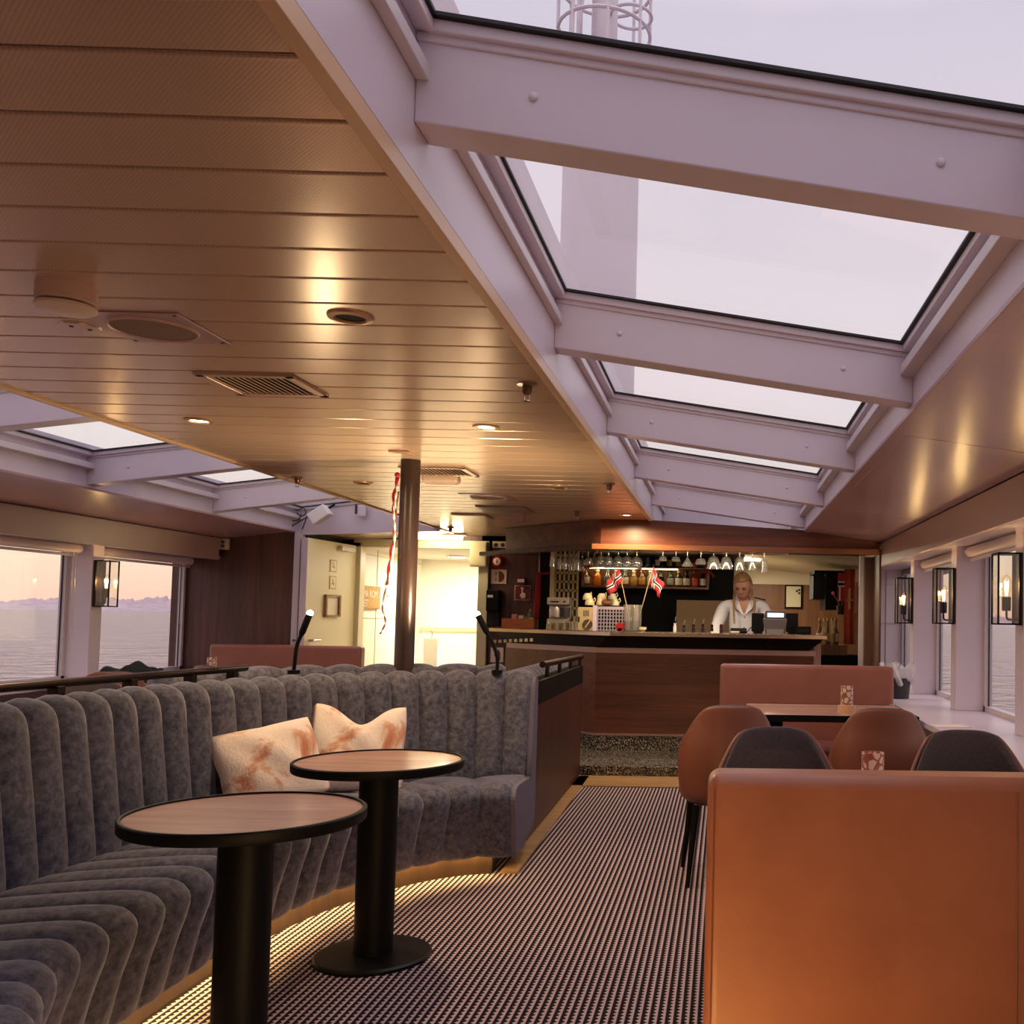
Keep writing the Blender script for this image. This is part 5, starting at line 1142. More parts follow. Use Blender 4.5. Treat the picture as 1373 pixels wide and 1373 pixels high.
for k, px in enumerate((1099, 1104.5, 1109.5, 1115, 1120)):
    q = at(px, 864, 10.98)
    bottle((q.x, 10.98 - 0.05 * (k % 2), A.z), 0.30, 0.036, 'clear' if k in (1, 3) else 'amber', 'gold' if k % 2 else 'white', 'gold', 'wine bottle with foil top, %s from the left on the galley shelf' % ORD[k], 'wine bottles on the galley shelf', 0.52, 0.36)
fl = thing('flower_vase', 'small vase with a pink flower in front of the galley cabinet', 'vase', at(1128, 824, 10.75)); b = MB(); b.lathe([(0, 0), (0.05, 0), (0.055, 0.1), (0.05, 0.1), (0, 0.02)], seg=18); b.build('pot', m_bronze, fl, smooth=True)
b = MB(); b.tube([(0, 0, 0.05), (-0.04, -0.01, 0.15), (-0.09, -0.02, 0.22)], 0.006, 6); b.tube([(0, 0, 0.05), (0.01, 0, 0.16)], 0.006, 6); b.build('stem', plain('dry_stem', srgb(140, 90, 50), 0.7), fl, smooth=True); b = MB(); b.sphere((-0.095, -0.02, 0.235), 0.020, 12, 8, (1, 0.7, 1.1)); b.build('bloom', plain('pink_bloom', srgb(220, 110, 110), 0.6), fl, smooth=True)
for (px, py0, py1, lb_) in ((1148.5, 780, 822, 'upper narrow pale notice hanging right of the red banner'), (1147.5, 828, 868, 'lower narrow pale notice hanging right of the red banner')):
    A, B_ = at(px - 1.6, py0, 10.3), at(px + 1.6, py1, 10.3); b = MB(); b.bx(A.x, B_.x, 10.3, 10.306, B_.z, A.z); tag(b.build('paper_notice', plain('aged_notice', srgb(206, 186, 136), 0.6) if 'aged_notice' not in bpy.data.materials else bpy.data.materials['aged_notice']), lb_, 'notice', 'notices by the red banner')

# ------------------------------------------------------------------ things on the back wall, left of the bar
WY = YD - 0.001
def plate(px0, py0, px1, py1, t, d, y=WY): 
    A, B_ = at(px0, py0, y), at(px1, py1, y); return A.x, B_.x, B_.z, A.z
def wallthing(name, label, cat, px, py): 
    t = thing(name, label, cat, at(px, py, WY)); return t, -Vector(t.location)
t, L = wallthing('junction_box', 'square cream box at the top right of the door frame', 'box', 644, 760); x0, x1, z0, z1 = plate(633.5, 727, 654.5, 760.5, 0, 0); b = MB(); b.bx(x0, x1, WY - 0.10, WY, z0, z1); b.build('case', m_cream, t, bevel=0.004).location = L; b = MB(); b.bx(x0 + 0.01, x1 - 0.01, WY - 0.104, WY - 0.10, z0 + 0.01, z1 - 0.01); b.build('cover', plain('cream_cover', srgb(214, 198, 156), 0.45), t, bevel=0.002).location = L
t, L = wallthing('double_socket', 'double power socket high on the wall, under the ceiling', 'socket', 670, 735); x0, x1, z0, z1 = plate(661, 726, 679.5, 735, 0, 0); b = MB(); b.bx(x0, x1, WY - 0.03, WY, z0, z1); b.build('cover', m_cream, t, bevel=0.003).location = L; 
for px in (666, 675): q = at(px, 731, WY); b = MB(); b.cyl((q.x, WY - 0.03, q.z), 0.022, 0.003, 16, Matrix.Rotation(PI / 2, 3, 'X')); b.build('outlet', m_darkgrey, t).location = L
t, L = wallthing('fire_alarm_bell', 'round red fire alarm bell with white centre on the dark wall', 'fire alarm', 668, 762); q = at(668, 753, WY); R = Matrix.Rotation(PI / 2, 3, 'X'); b = MB(); b.lathe([(0, 0), (0.075, 0), (0.072, 0.03), (0.05, 0.055), (0, 0.06)], (q.x, WY, q.z), 32, R); b.build('dome', m_red, t, smooth=True).location = L
b = MB(); b.lathe([(0, 0.06), (0.042, 0.058), (0.038, 0.066), (0, 0.067)], (q.x, WY, q.z), 24, R); b.build('centre', m_paper, t, smooth=True).location = L
b = MB(); b.cyl((q.x, WY - 0.068, q.z + 0.012), 0.008, 0.003, 12, R); b.bx(q.x - 0.006, q.x + 0.010, WY - 0.071, WY - 0.066, q.z - 0.022, q.z); b.build('emblem', m_darkred, t).location = L
t, L = wallthing('alarm_sign', 'cream sign with dark red half disc under the fire bell', 'sign', 669, 784); x0, x1, z0, z1 = plate(659, 763.5, 679, 783, 0, 0); b = MB(); b.bx(x0, x1, WY - 0.008, WY, z0, z1); b.build('plate', m_cream, t).location = L
xm = (x0 + x1) / 2; zm = (z0 + z1) / 2; b = MB(); b.prism([(xm + 0.062 * math.cos(a), zm + 0.062 * math.sin(a)) for a in [(-90 + k * 10) * PI / 180 for k in range(19)]], 0.0, 0.004, Matrix(((1, 0, 0, 0), (0, 0, -1, WY - 0.008), (0, 1, 0, 0), (0, 0, 0, 1)))); b.build('half_disc', m_darkred, t).location = L
b = MB()
for dz in (0.035, -0.035): b.bx(xm - 0.035, xm - 0.029, WY - 0.012, WY - 0.008, zm + dz - 0.022, zm + dz + 0.022); b.bx(xm - 0.035, xm - 0.012, WY - 0.012, WY - 0.008, zm + dz - 0.003, zm + dz + 0.003)
b.build('marks', m_darkgrey, t).location = L
t, L = wallthing('soap_dispenser', 'black wall dispenser with small white label beside the door', 'dispenser', 663, 840); x0, x1, z0, z1 = plate(655, 791, 672, 820, 0, 0); b = MB(); b.bx(x0, x1, WY - 0.11, WY, z0, z1); b.build('cover', m_black, t, bevel=0.012).location = L; x0, x1, z2, z3 = plate(656, 820, 671, 839, 0, 0); b = MB(); b.bx(x0, x1, WY - 0.07, WY, z2, z0); b.build('lower_body', m_blackmat, t, bevel=0.004).location = L; x0, x1, z0, z1 = plate(657, 798, 664, 801.5, 0, 0); b = MB(); b.bx(x0, x1, WY - 0.114, WY - 0.11, z0, z1); b.build('label', m_paper, t).location = L
t, L = wallthing('call_point', 'small red call point above the red hand sign', 'call point', 699, 784); x0, x1, z0, z1 = plate(694, 774, 704.5, 784, 0, 0); b = MB(); b.bx(x0, x1, WY - 0.04, WY, z0, z1); b.build('case', m_darkred, t, bevel=0.003).location = L; x0, x1, z0, z1 = plate(695, 776.5, 704, 781, 0, 0); b = MB(); b.bx(x0, x1, WY - 0.044, WY - 0.04, z0, z1); b.build('pane', m_paper, t).location = L
t, L = wallthing('call_point_sign', 'dark red square sign with white pressing hand', 'sign', 701, 805); x0, x1, z0, z1 = plate(690.5, 785, 711, 805, 0, 0); b = MB(); b.bx(x0, x1, WY - 0.008, WY, z0, z1); b.build('plate', m_paper, t).location = L; b = MB(); b.bx(x0 + 0.007, x1 - 0.007, WY - 0.011, WY - 0.008, z0 + 0.007, z1 - 0.007); b.build('field', m_darkred, t).location = L
xm = (x0 + x1) / 2; zm = (z0 + z1) / 2; b = MB(); F_ = Matrix(((1, 0, 0, xm), (0, 0, -1, WY - 0.011), (0, 1, 0, zm), (0, 0, 0, 1)))
b.prism([(-0.026, -0.03), (-0.012, -0.06), (0.028, -0.06), (0.036, -0.035), (0.034, -0.005), (0.012, 0.0), (0.004, 0.004), (0.004, 0.034), (-0.008, 0.036), (-0.010, -0.01), (-0.024, -0.012)], 0, 0.004, F_)
b.prism([(0.016 * math.cos(a * PI / 8) - 0.002, 0.05 + 0.016 * math.sin(a * PI / 8)) for a in range(16)], 0, 0.003, F_); b.build('hand_symbol', m_paper, t).location = L
# cedar box with sachets on the counter's left flank
cb2 = thing('cedar_box', 'open reddish wood box on the left flank of the bar counter', 'box', (at(696, 843, 9.85).x, 9.85, CTZ)); ox = cb2.location.x; A, B_ = at(674, 829, 9.85), at(716, 843, 9.85)
w = B_.x - A.x; h = A.z - CTZ; b = MB(); b.bx(-w / 2, w / 2, -0.08, -0.07, 0, h); b.bx(-w / 2, w / 2, 0.07, 0.08, 0, h); b.bx(-w / 2, -w / 2 + 0.01, -0.07, 0.07, 0, h); b.bx(w / 2 - 0.01, w / 2, -0.07, 0.07, 0, h); b.bx(-w / 2, w / 2, -0.07, 0.07, 0, 0.01); b.build('case', m_cedar, cb2)
for k, (px, m, nm_) in enumerate(((690, plain('pink_sachet', srgb(206, 130, 120), 0.6), 'pink'), (699, m_cream, 'cream'), (705, plain('green_sachet', srgb(120, 130, 70), 0.6), 'green'), (713, plain('yellow_sachet', srgb(210, 190, 110), 0.6), 'yellow'))):
    t = thing('sachet_pack', '%s sachet pack standing in the reddish wood box' % nm_, 'sachets', (at(px, 829, 9.85).x, 9.85, CTZ + 0.011), group='sachet packs in the wood box'); b = MB(); b.bx(-0.025, 0.022, -0.03, 0.03, 0, 0.135 - 0.012 * k); b.build('packet', m, t, bevel=0.004)
t = thing('oil_bottle', 'little dark green bottle at the right end of the wood box', 'bottle', (at(711.5, 829, 9.92).x, 9.89, CTZ + 0.011)); b = MB(); b.lathe([(0, 0), (0.02, 0), (0.02, 0.12), (0.009, 0.15), (0.009, 0.17), (0, 0.17)], seg=16); b.build('body', BM['green'], t, smooth=True); b = MB(); b.cyl((0, 0, 0.17), 0.010, 0.018, 12); b.build('cap', LB['gold'], t, smooth=True)
# dark upright and red lanyards
b = MB(); A, B_ = at(724, 750, 10.0), at(737, 842, 10.0); b.bx(A.x, B_.x, 10.0, 10.3, CTZ - 0.1, 1.97); struct(b.build('trim_60', m_black_in))
b = MB(); A = at(723, 760, 9.97); b.bx(A.x - 0.006, A.x + 0.006, 9.97, 9.985, CTZ - 0.05, 1.96); struct(b.build('trim_61', m_steel))
ly = thing('red_lanyard', 'bunch of red lanyards hanging from a bar beside the coffee machine', 'lanyard', at(722, 832, 9.93)); L = -Vector(ly.location); b = MB()
for k in range(4):
    a, c, d = at(721 + k * 1.0, 769, 9.94), at(718.5 + k * 1.6, 800, 9.93), at(717 + k * 1.5, 831 - 3 * (k % 2), 9.93); b.tube(smooth_path([a, c, d], 8), 0.011, 8)
b.tube([at(721, 769, 9.94), at(736, 768.5, 9.94)], 0.012, 8); b.build('straps', m_redcloth, ly, smooth=True).location = L
# framed extinguisher sign
t, L = wallthing('extinguisher_sign', 'framed sign with dark red fire extinguisher at the left end of the bar', 'sign', 667, 890); x0, x1, z0, z1 = plate(657.5, 867, 676, 889, 0, 0); b = MB(); b.bx(x0, x1, WY - 0.012, WY, z0, z1); b.build('frame', m_woodlip, t).location = L; b = MB(); b.bx(x0 + 0.01, x1 - 0.01, WY - 0.016, WY - 0.012, z0 + 0.01, z1 - 0.01); b.build('sheet', m_paper, t).location = L
xm = (x0 + x1) / 2 + 0.01; zm = (z0 + z1) / 2; F_ = Matrix(((1, 0, 0, xm), (0, 0, -1, WY - 0.016), (0, 1, 0, zm), (0, 0, 0, 1))); b = MB(); b.prism([(-0.025, -0.065), (0.025, -0.065), (0.025, 0.025), (0.012, 0.04), (0.012, 0.055), (-0.012, 0.055), (-0.012, 0.04), (-0.025, 0.025)], 0, 0.004, F_); b.prism([(-0.012, 0.055), (-0.012, 0.047), (-0.036, 0.02), (-0.042, -0.02), (-0.035, -0.02), (-0.03, 0.016)], 0, 0.004, F_); b.build('extinguisher_symbol', m_darkred, t).location = L
pp = thing('potted_plant', 'green leafy pot plant below the extinguisher sign', 'plant', (at(667, 900, 10.5).x, 10.5, 0)); zt_ = at(667, 899, 10.5).z
b = MB(); b.bx(-0.09, 0.09, -0.09, 0.09, 0, zt_ - 0.10); b.build('stand', m_black, pp); b = MB(); b.lathe([(0, zt_ - 0.10), (0.06, zt_ - 0.10), (0.08, zt_), (0.07, zt_), (0, zt_ - 0.02)], seg=20); b.build('pot', m_darkgrey, pp, smooth=True)
b = MB(); rr = random.Random(2)
for k in range(16):
    a = rr.uniform(0, 2 * PI); l = rr.uniform(0.06, 0.11); d = Vector((math.cos(a), math.sin(a), 0)); q = Vector((-d.y, d.x, 0)); hh = rr.uniform(0.03, 0.075)
    b.grid(lambda u, v: Vector((0, 0, zt_ - 0.01)) + d * (l * u) + q * ((v - 0.5) * 0.045 * math.sin(PI * min(1, u * 0.9 + 0.08))) + Vector((0, 0, hh * math.sin(u * 2.2))), 7, 3)
b.build('leaves', plain('leaf_green', srgb(96, 136, 84), 0.5), pp, smooth=True, solid=0.001, angle=180)

# door signs, lobby sign, lobby lamp
def dsign(name, label, z0, z1, x0, x1, frame, group):
    # on the inner face of the open leaf (local y = 0 side faces +Y of the leaf)
    Mw = Matrix.Translation(Vector((DX0 - 0.03, YD - 0.03, 0))) @ Matrix.Rotation(ang, 4, 'Z')
    t = thing(name, label, 'sign', Mw @ Vector(((x0 + x1) / 2, 0.0, z0)), ang, group); w = (x1 - x0) / 2
    b = MB()
    if frame:
        for q in ((-w, w, 0, 0.02), (-w, w, z1 - z0 - 0.02, z1 - z0)): b.bx(q[0], q[1], 0, 0.03, q[2], q[3])
        b.bx(-w, -w + 0.03, 0, 0.03, 0, z1 - z0); b.bx(w - 0.03, w, 0, 0.03, 0, z1 - z0); b.build('frame', plain('brown_frame', srgb(150, 108, 60), 0.5), t)
        b = MB(); b.bx(-w + 0.03, w - 0.03, 0, 0.008, 0.02, z1 - z0 - 0.02); b.build('sheet', plain('cream_sheet', srgb(240, 228, 200), 0.6), t)
    else:
        b.bx(-w, w, 0, 0.004, 0, z1 - z0); b.build('plate', plain('brass_plate', srgb(196, 160, 96), 0.5) if 'brass_plate' not in bpy.data.materials else bpy.data.materials['brass_plate'], t)
        b = MB(); b.bx(-w + 0.015, w - 0.015, 0.004, 0.006, 0.012, z1 - z0 - 0.012); b.build('field', m_door, t)
        b = MB(); b.box((0.0, 0.007, (z1 - z0) * 0.42), (w * 0.9, 0.003, 0.012)); b.box((0.0, 0.007, (z1 - z0) * 0.55), (0.014, 0.003, 0.07), M=Matrix.Rotation(0.4, 3, 'Y')); b.build('symbol', bpy.data.materials['brass_plate'], t)
    return t
dsign('door_sign', 'upper small pictogram sign on the open cream door', 1.74, 1.87, 0.46, 0.60, False, 'pictogram signs on the open door')
dsign('door_sign', 'lower small pictogram sign on the open cream door', 1.56, 1.70, 0.46, 0.60, False, 'pictogram signs on the open door')
dsign('framed_notice', 'brown-framed blank notice on the open cream door', 1.27, 1.50, 0.38, 0.70, True, None)
ls = thing('letter_sign', 'tan letter sign with white lettering seen through the doorway', 'sign', (-4.12, 11.32, 1.365))
b = MB(); b.bx(0, 0.03, -0.36, 0.335, 0, 0.265); b.build('frame', plain('tan_frame', srgb(170, 122, 60), 0.5), ls, bevel=0.004)
b = MB(); b.bx(0.03, 0.033, -0.345, 0.32, 0.014, 0.251); b.build('felt', plain('tan_felt', srgb(190, 146, 80), 0.8), ls)
text('top_line', 'MA ROM', 0.115, (0.034, -0.235, 0.135), (PI / 2, 0, PI / 2), m_paper, ls, sx=1.02)
text('bottom_line', "RET'", 0.115, (0.034, -0.255, 0.028), (PI / 2, 0, PI / 2), m_paper, ls, sx=0.9)
lm = thing('lobby_lamp', 'white box lamp glowing at its sides in the lobby beyond the doorway', 'lamp', (at(577, 900, 12.4).x, 12.4, 0.0)); x0, x1 = at(568, 880, 12.4).x - lm.location.x, at(586.5, 880, 12.4).x - lm.location.x; zt = at(577, 856, 12.4).z
b = MB(); b.bx(x0, x1, -0.02, 0.02, 0.3, zt); b.build('front_panel', m_lobby, lm)
b = MB(); b.bx(x0 + 0.015, x1 - 0.015, 0.05, 0.09, 0.35, zt - 0.10); b.build('tube', glow('lobby_tube', (1, 0.84, 0.56), 9), lm)
b = MB(); b.tube(smooth_path([(0, 0, zt), (0.01, 0, zt + 0.06), (-0.01, 0, zt + 0.10)], 6), 0.004, 6); b.build('cord', m_darkgrey, lm, smooth=True); b = MB(); b.bx(x0 - 0.04, x1 + 0.04, -0.1, 0.12, 0, 0.3); b.build('base', m_lobby, lm)
pf = thing('picture_frame', 'small light wood picture frame at the foot of the lobby wall', 'picture', at(607, 915, 13.26)); L = -Vector(pf.location); A, B_ = at(596, 895, 13.26), at(623, 915, 13.26); b = MB(); b.bx(A.x, B_.x, 13.25, 13.275, A.z - 0.03, A.z); b.bx(A.x, A.x + 0.03, 13.25, 13.275, B_.z, A.z); b.bx(B_.x - 0.03, B_.x, 13.25, 13.275, B_.z, A.z); b.build('frame', plain('light_wood_frame', srgb(214, 170, 96), 0.5), pf).location = L; b = MB(); b.bx(A.x + 0.03, B_.x - 0.03, 13.265, 13.275, B_.z, A.z - 0.03); b.build('print', m_paper, pf).location = L
# tube light over the doorway and round lobby light
tl = thing('tube_light', 'bright warm strip light above the doorway, right of the pole', 'light', (-3.08, 10.62, 2.125)); b = MB(); b.bx(-0.30, 0.21, -0.05, 0.05, 0.008, 0.05); b.build('diffuser', glow('tube_glow', (1.0, 0.84, 0.52), 30), tl, bevel=0.01); b = MB(); b.bx(-0.34, 0.26, -0.06, 0.06, 0.05, 0.065); b.build('housing', m_cream, tl)
ll = thing('lobby_ceiling_light', 'round flat light on the lobby ceiling seen through the doorway', 'light', (at(613, 745, 12.3).x, 12.3, 2.04)); b = MB(); b.lathe([(0, 0), (0.10, 0), (0.11, 0.02), (0, 0.02)], seg=28); b.build('lens', glow('lobby_lens', (1, 0.88, 0.64), 12), ll, smooth=True); b = MB(); b.lathe([(0.11, 0.0), (0.125, 0.0), (0.125, 0.02), (0.11, 0.02)], seg=28); b.build('ring', m_whitepl, ll, smooth=True)
lamp('AREA', (0, 0, -0.01), 38, (1, 0.90, 0.72), ll, 0.6)

# ------------------------------------------------------------------ ceiling fixtures
def dl(px, py, on, label, r=0.062):
    p = atz(px, py, CZ); t = thing('downlight', label, 'downlight', (p.x, p.y, CZ), group='recessed ceiling downlights')
    b = MB(); b.lathe([(r * 0.66, -0.004), (r * 0.74, -0.010), (r, -0.007), (r * 1.03, 0.0), (r * 0.66, 0.0)], seg=36); b.build('ring', plain('ring_brass', srgb(190, 150, 110), 0.3, metal=0.6) if 'ring_brass' not in bpy.data.materials else bpy.data.materials['ring_brass'], t, smooth=True)
    b = MB(); b.cyl((0, 0, -0.003), r * 0.68, 0.003, 28); b.build('lens', m_lamp_on if on else m_black_in, t, smooth=True)
    if on: lamp('SPOT', (0, 0, -0.02), on, (1, 0.72, 0.40), t, 0.04, math.radians(172), (0, 0, 0), 0.35)
dl(470, 424, 0, 'unlit downlight nearest the camera, with a dark hole', 0.066)
dl(267, 563, 40, 'lit downlight at the left, beyond the square air vent')
dl(652, 572, 45, 'lit downlight right of the pole top')
dl(487, 647, 0, 'unlit downlight left of the pole'); dl(750, 653, 0, 'unlit downlight between two sprinklers on the right'); dl(840, 690, 46, 'lit downlight just in front of the wooden bar canopy')
def sprinkler(px, py, label):
    p = atz(px, py, CZ); t = thing('sprinkler_head', label, 'sprinkler', (p.x, p.y, CZ), group='ceiling sprinkler heads')
    b = MB(); b.lathe([(0, 0), (0.036, 0), (0.040, -0.008), (0.02, -0.012), (0, -0.012)], seg=24); b.build('escutcheon', m_steel, t, smooth=True)
    b = MB(); b.lathe([(0, -0.012), (0.019, -0.012), (0.019, -0.035), (0.012, -0.045), (0, -0.045)], seg=18); b.build('body', plain('bronze_sprinkler', srgb(110, 82, 60), 0.35, metal=0.8) if 'bronze_sprinkler' not in bpy.data.materials else bpy.data.materials['bronze_sprinkler'], t, smooth=True)
    b = MB(); b.tube([(-0.010, 0, -0.043), (-0.008, 0, -0.066), (0.008, 0, -0.066), (0.010, 0, -0.043)], 0.0025, 6); b.cyl((0, 0, -0.070), 0.013, 0.003, 16); b.build('deflector', m_chrome, t, smooth=True)
for px, py, lb_ in ((707, 514, 'nearest sprinkler head by the right skylight edge'), (399, 639, 'sprinkler head at the left edge of the plank ceiling'), (817, 648, 'second sprinkler head along the right skylight edge'), (773, 685, 'farthest sprinkler head, above the bar canopy'), (604, 707, 'sprinkler head above the doorway strip light')): sprinkler(px, py, lb_)
p = atz(90, 384, CZ); t = thing('smoke_detector', 'round cream smoke detector on the ceiling at the upper left', 'smoke detector', (p.x, p.y, CZ))
m_det = plain('cream_detector', srgb(220, 190, 170), 0.45)
b = MB(); b.lathe([(0, 0), (0.074, 0), (0.074, -0.045), (0.066, -0.05), (0, -0.05)], seg=40); b.build('base', m_det, t, smooth=True); b = MB(); b.lathe([(0, -0.05), (0.06, -0.05), (0.06, -0.056), (0, -0.056)], seg=40); b.build('gap', m_black, t); b = MB(); b.lathe([(0.06, -0.056), (0.075, -0.056), (0.075, -0.064), (0.062, -0.072), (0, -0.075)], seg=40); b.build('cap', plain('pale_cap', srgb(232, 212, 196), 0.4), t, smooth=True)
p = atz(108, 438, CZ); t = thing('cover_disc', 'small round cover plate with two screws beside the loudspeaker', 'cover plate', (p.x, p.y, CZ)); b = MB(); b.lathe([(0, -0.006), (0.055, -0.005), (0.058, 0), (0, 0)], seg=32); b.build('disc', m_plank, t, smooth=True); b = MB(); b.cyl((0.02, 0.015, -0.008), 0.006, 0.003, 10); b.build('screw', m_bronze, t); b = MB(); b.cyl((-0.015, -0.02, -0.008), 0.006, 0.003, 10); b.build('screw', m_bronze, t)
def speaker(px, py, w, r, label):
    p = atz(px, py, CZ); t = thing('ceiling_speaker', label, 'loudspeaker', (p.x, p.y, CZ), group='square ceiling loudspeakers')
    b = MB(); b.bx(-w / 2, w / 2, -w / 2, w / 2, -0.005, 0); b.build('plate', m_soffit, t, bevel=0.002)
    b = MB(); b.lathe([(r * 0.96, -0.005), (r, -0.013), (r * 1.02, -0.005)], seg=40); b.build('rim', m_valence, t, smooth=True); b = MB(); b.lathe([(0, -0.009), (r * 0.97, -0.008), (r * 0.97, -0.005), (0, -0.005)], seg=40); b.build('grille', plain('brown_mesh', srgb(120, 88, 66), 0.6) if 'brown_mesh' not in bpy.data.materials else bpy.data.materials['brown_mesh'], t, smooth=True)
    for sx in (-1, 1):
        for sy in (-1, 1): b = MB(); b.cyl((sx * w * 0.44, sy * w * 0.44, -0.007), 0.006, 0.003, 10); b.build('screw', m_bronze, t)
speaker(207, 439, 0.325, 0.125, 'square loudspeaker plate with round grille, beside the smoke detector')
speaker(655, 666, 0.36, 0.13, 'far square loudspeaker plate beyond the pole')
def vent(px, py, w, d, label):
    p = atz(px, py, CZ); t = thing('air_vent', label, 'vent', (p.x, p.y, CZ), group='louvred ceiling air vents')
    b = MB()
    for q in ((-w / 2, w / 2, -d / 2, -d / 2 + 0.035), (-w / 2, w / 2, d / 2 - 0.035, d / 2), (-w / 2, -w / 2 + 0.035, -d / 2, d / 2), (w / 2 - 0.035, w / 2, -d / 2, d / 2)): b.bx(*q, -0.012, 0)
    b.build('frame', m_plank, t, bevel=0.003); b = MB(); b.bx(-w / 2 + 0.03, w / 2 - 0.03, -d / 2 + 0.03, d / 2 - 0.03, -0.002, 0); b.build('duct', m_black_in, t)
    b = MB(); n = 13
    for k in range(n): x = -w / 2 + 0.045 + (w - 0.09) * k / (n - 1); b.box((x, 0, -0.007), (0.012, d - 0.07, 0.004), M=Matrix.Rotation(0.5, 3, 'Y'))
    b.build('louvres', m_plank, t)
vent(354, 514.5, 0.37, 0.345, 'louvred air vent nearest the camera, left of the unlit downlight'); vent(590, 631, 0.40, 0.36, 'louvred air vent behind the top of the pole')
def slab(px, py, w, d, h, name, label, m, rnd=0.004):
    p = atz(px, py, CZ); t = thing(name, label, 'ceiling fitting', (p.x, p.y, CZ)); b = MB(); b.bx(-w / 2, w / 2, -d / 2, d / 2, -h, 0); b.build('case', m, t, bevel=rnd, bseg=4); b = MB(); b.bx(-w / 2 + 0.02, w / 2 - 0.02, -d / 2 + 0.02, d / 2 - 0.02, -h - 0.003, -h); b.build('cover', m, t, bevel=0.001)
slab(592, 637, 0.23, 0.10, 0.055, 'emergency_light', 'rounded cream emergency light box just beyond the pole vent', m_det, 0.02)
slab(539, 606, 0.11, 0.12, 0.012, 'ceiling_plate', 'small plate on the ceiling touching the pole top', m_plank)
slab(678, 682, 0.40, 0.42, 0.012, 'ceiling_hatch', 'dark square hatch cover on the far ceiling', plain('mauve_panel', srgb(130, 100, 84), 0.45)); slab(634, 691, 0.30, 0.32, 0.016, 'ceiling_hatch', 'smaller pale hatch cover on the ceiling left of the dark one', m_plank); slab(695, 690, 0.11, 0.10, 0.06, 'ceiling_sensor', 'small boxy sensor in front of the dark square hatch', m_soffit)

# port skylight end: white box with loose cables, small box, hooks
wb_ = thing('wall_speaker', 'tilted white box loudspeaker under the far left skylight', 'loudspeaker', (at(428, 690, 9.72).x, 9.74, at(428, 690, 9.72).z)); b = MB(); b.box((0, 0, 0), (0.19, 0.12, 0.12), M=Matrix.Rotation(-0.62, 3, 'Y')); b.build('case', m_whitepl, wb_, bevel=0.008); b = MB(); b.tube([(0.05, 0.04, 0.06), (0.10, 0.10, 0.12)], 0.012, 10); b.build('bracket', m_black, wb_, smooth=True)
ca = thing('loose_cables', 'tangle of dark cables and wire at the corner of the far left skylight', 'cables', at(395, 705, 9.8)); L = -Vector(ca.location)
b = MB()
for pts in ([(391, 706), (402, 699), (412, 694), (419, 694)], [(383, 694), (390, 698), (400, 697), (404, 689)], [(391, 680), (399, 684), (407, 681), (410, 688), (404, 692), (398, 688)], [(405, 710), (410, 697), (411, 692)], [(390, 706), (389, 702), (392, 704)]):
    b.tube(smooth_path([at(x, y, 9.8) for x, y in pts], 6), 0.006, 6)
b.build('wires', m_darkgrey, ca, smooth=True).location = L
t = thing('hanging_bracket', 'small lilac-white bracket box on the end wall of the left skylight', 'bracket', at(484, 692, 9.84)); b = MB(); b.bx(-0.045, 0.045, 0, 0.03, 0, 0.11); b.build('plate', m_white, t, bevel=0.006); b = MB(); b.bx(-0.06, -0.04, -0.01, 0.0, 0.02, 0.12); b.build('clip', m_darkgrey, t)
so = thing('speaker_socket', 'small cream socket box at the forward end of the left valence', 'socket', (at(301, 730, 9.87).x, 9.87, at(301, 737, 9.87).z)); b = MB(); b.bx(-0.055, 0.055, -0.035, 0.0, 0, 0.11); b.build('case', m_cream, so, bevel=0.004); b = MB(); b.cyl((0, -0.035, 0.075), 0.018, 0.004, 14, Matrix.Rotation(PI / 2, 3, 'X')); b.build('outlet', m_grey, so); b = MB(); b.cyl((0, -0.035, 0.035), 0.018, 0.004, 14, Matrix.Rotation(PI / 2, 3, 'X')); b.build('outlet', m_grey, so)

gl_ = thing('galley_light', 'flat ceiling light in the galley behind the bar', 'light', (0.33, 11.7, 2.03)); b = MB(); b.bx(-0.10, 0.10, -0.1, 0.1, 0, 0.03); b.build('diffuser', glow('galley_glow', (1, 0.86, 0.6), 5), gl_, bevel=0.006); b = MB(); b.bx(-0.12, 0.12, -0.12, 0.12, 0.03, 0.045); b.build('housing', m_whitepl, gl_)
lamp('AREA', (0, 0, -0.01), 26, (1, 0.88, 0.66), gl_, 0.3)
cl_ = thing('added_canopy_light', 'added slim strip light hidden under the bar canopy, brightening the bar', 'light', (-0.1, 8.875, 1.953)); b = MB(); b.bx(-0.9, 0.9, -0.015, 0.015, 0, 0.015); b.build('diffuser', glow('added_canopy_glow', (1, 0.86, 0.62), 6), cl_); b = MB(); b.bx(-0.92, 0.92, -0.02, 0.02, 0.015, 0.018); b.build('housing', m_steel, cl_)  # strip added out of sight behind the edge board to brighten bar and bartender
lamp('AREA', (0, 0, -0.005), 11, (1, 0.86, 0.64), cl_, 1.8, sy=0.04)

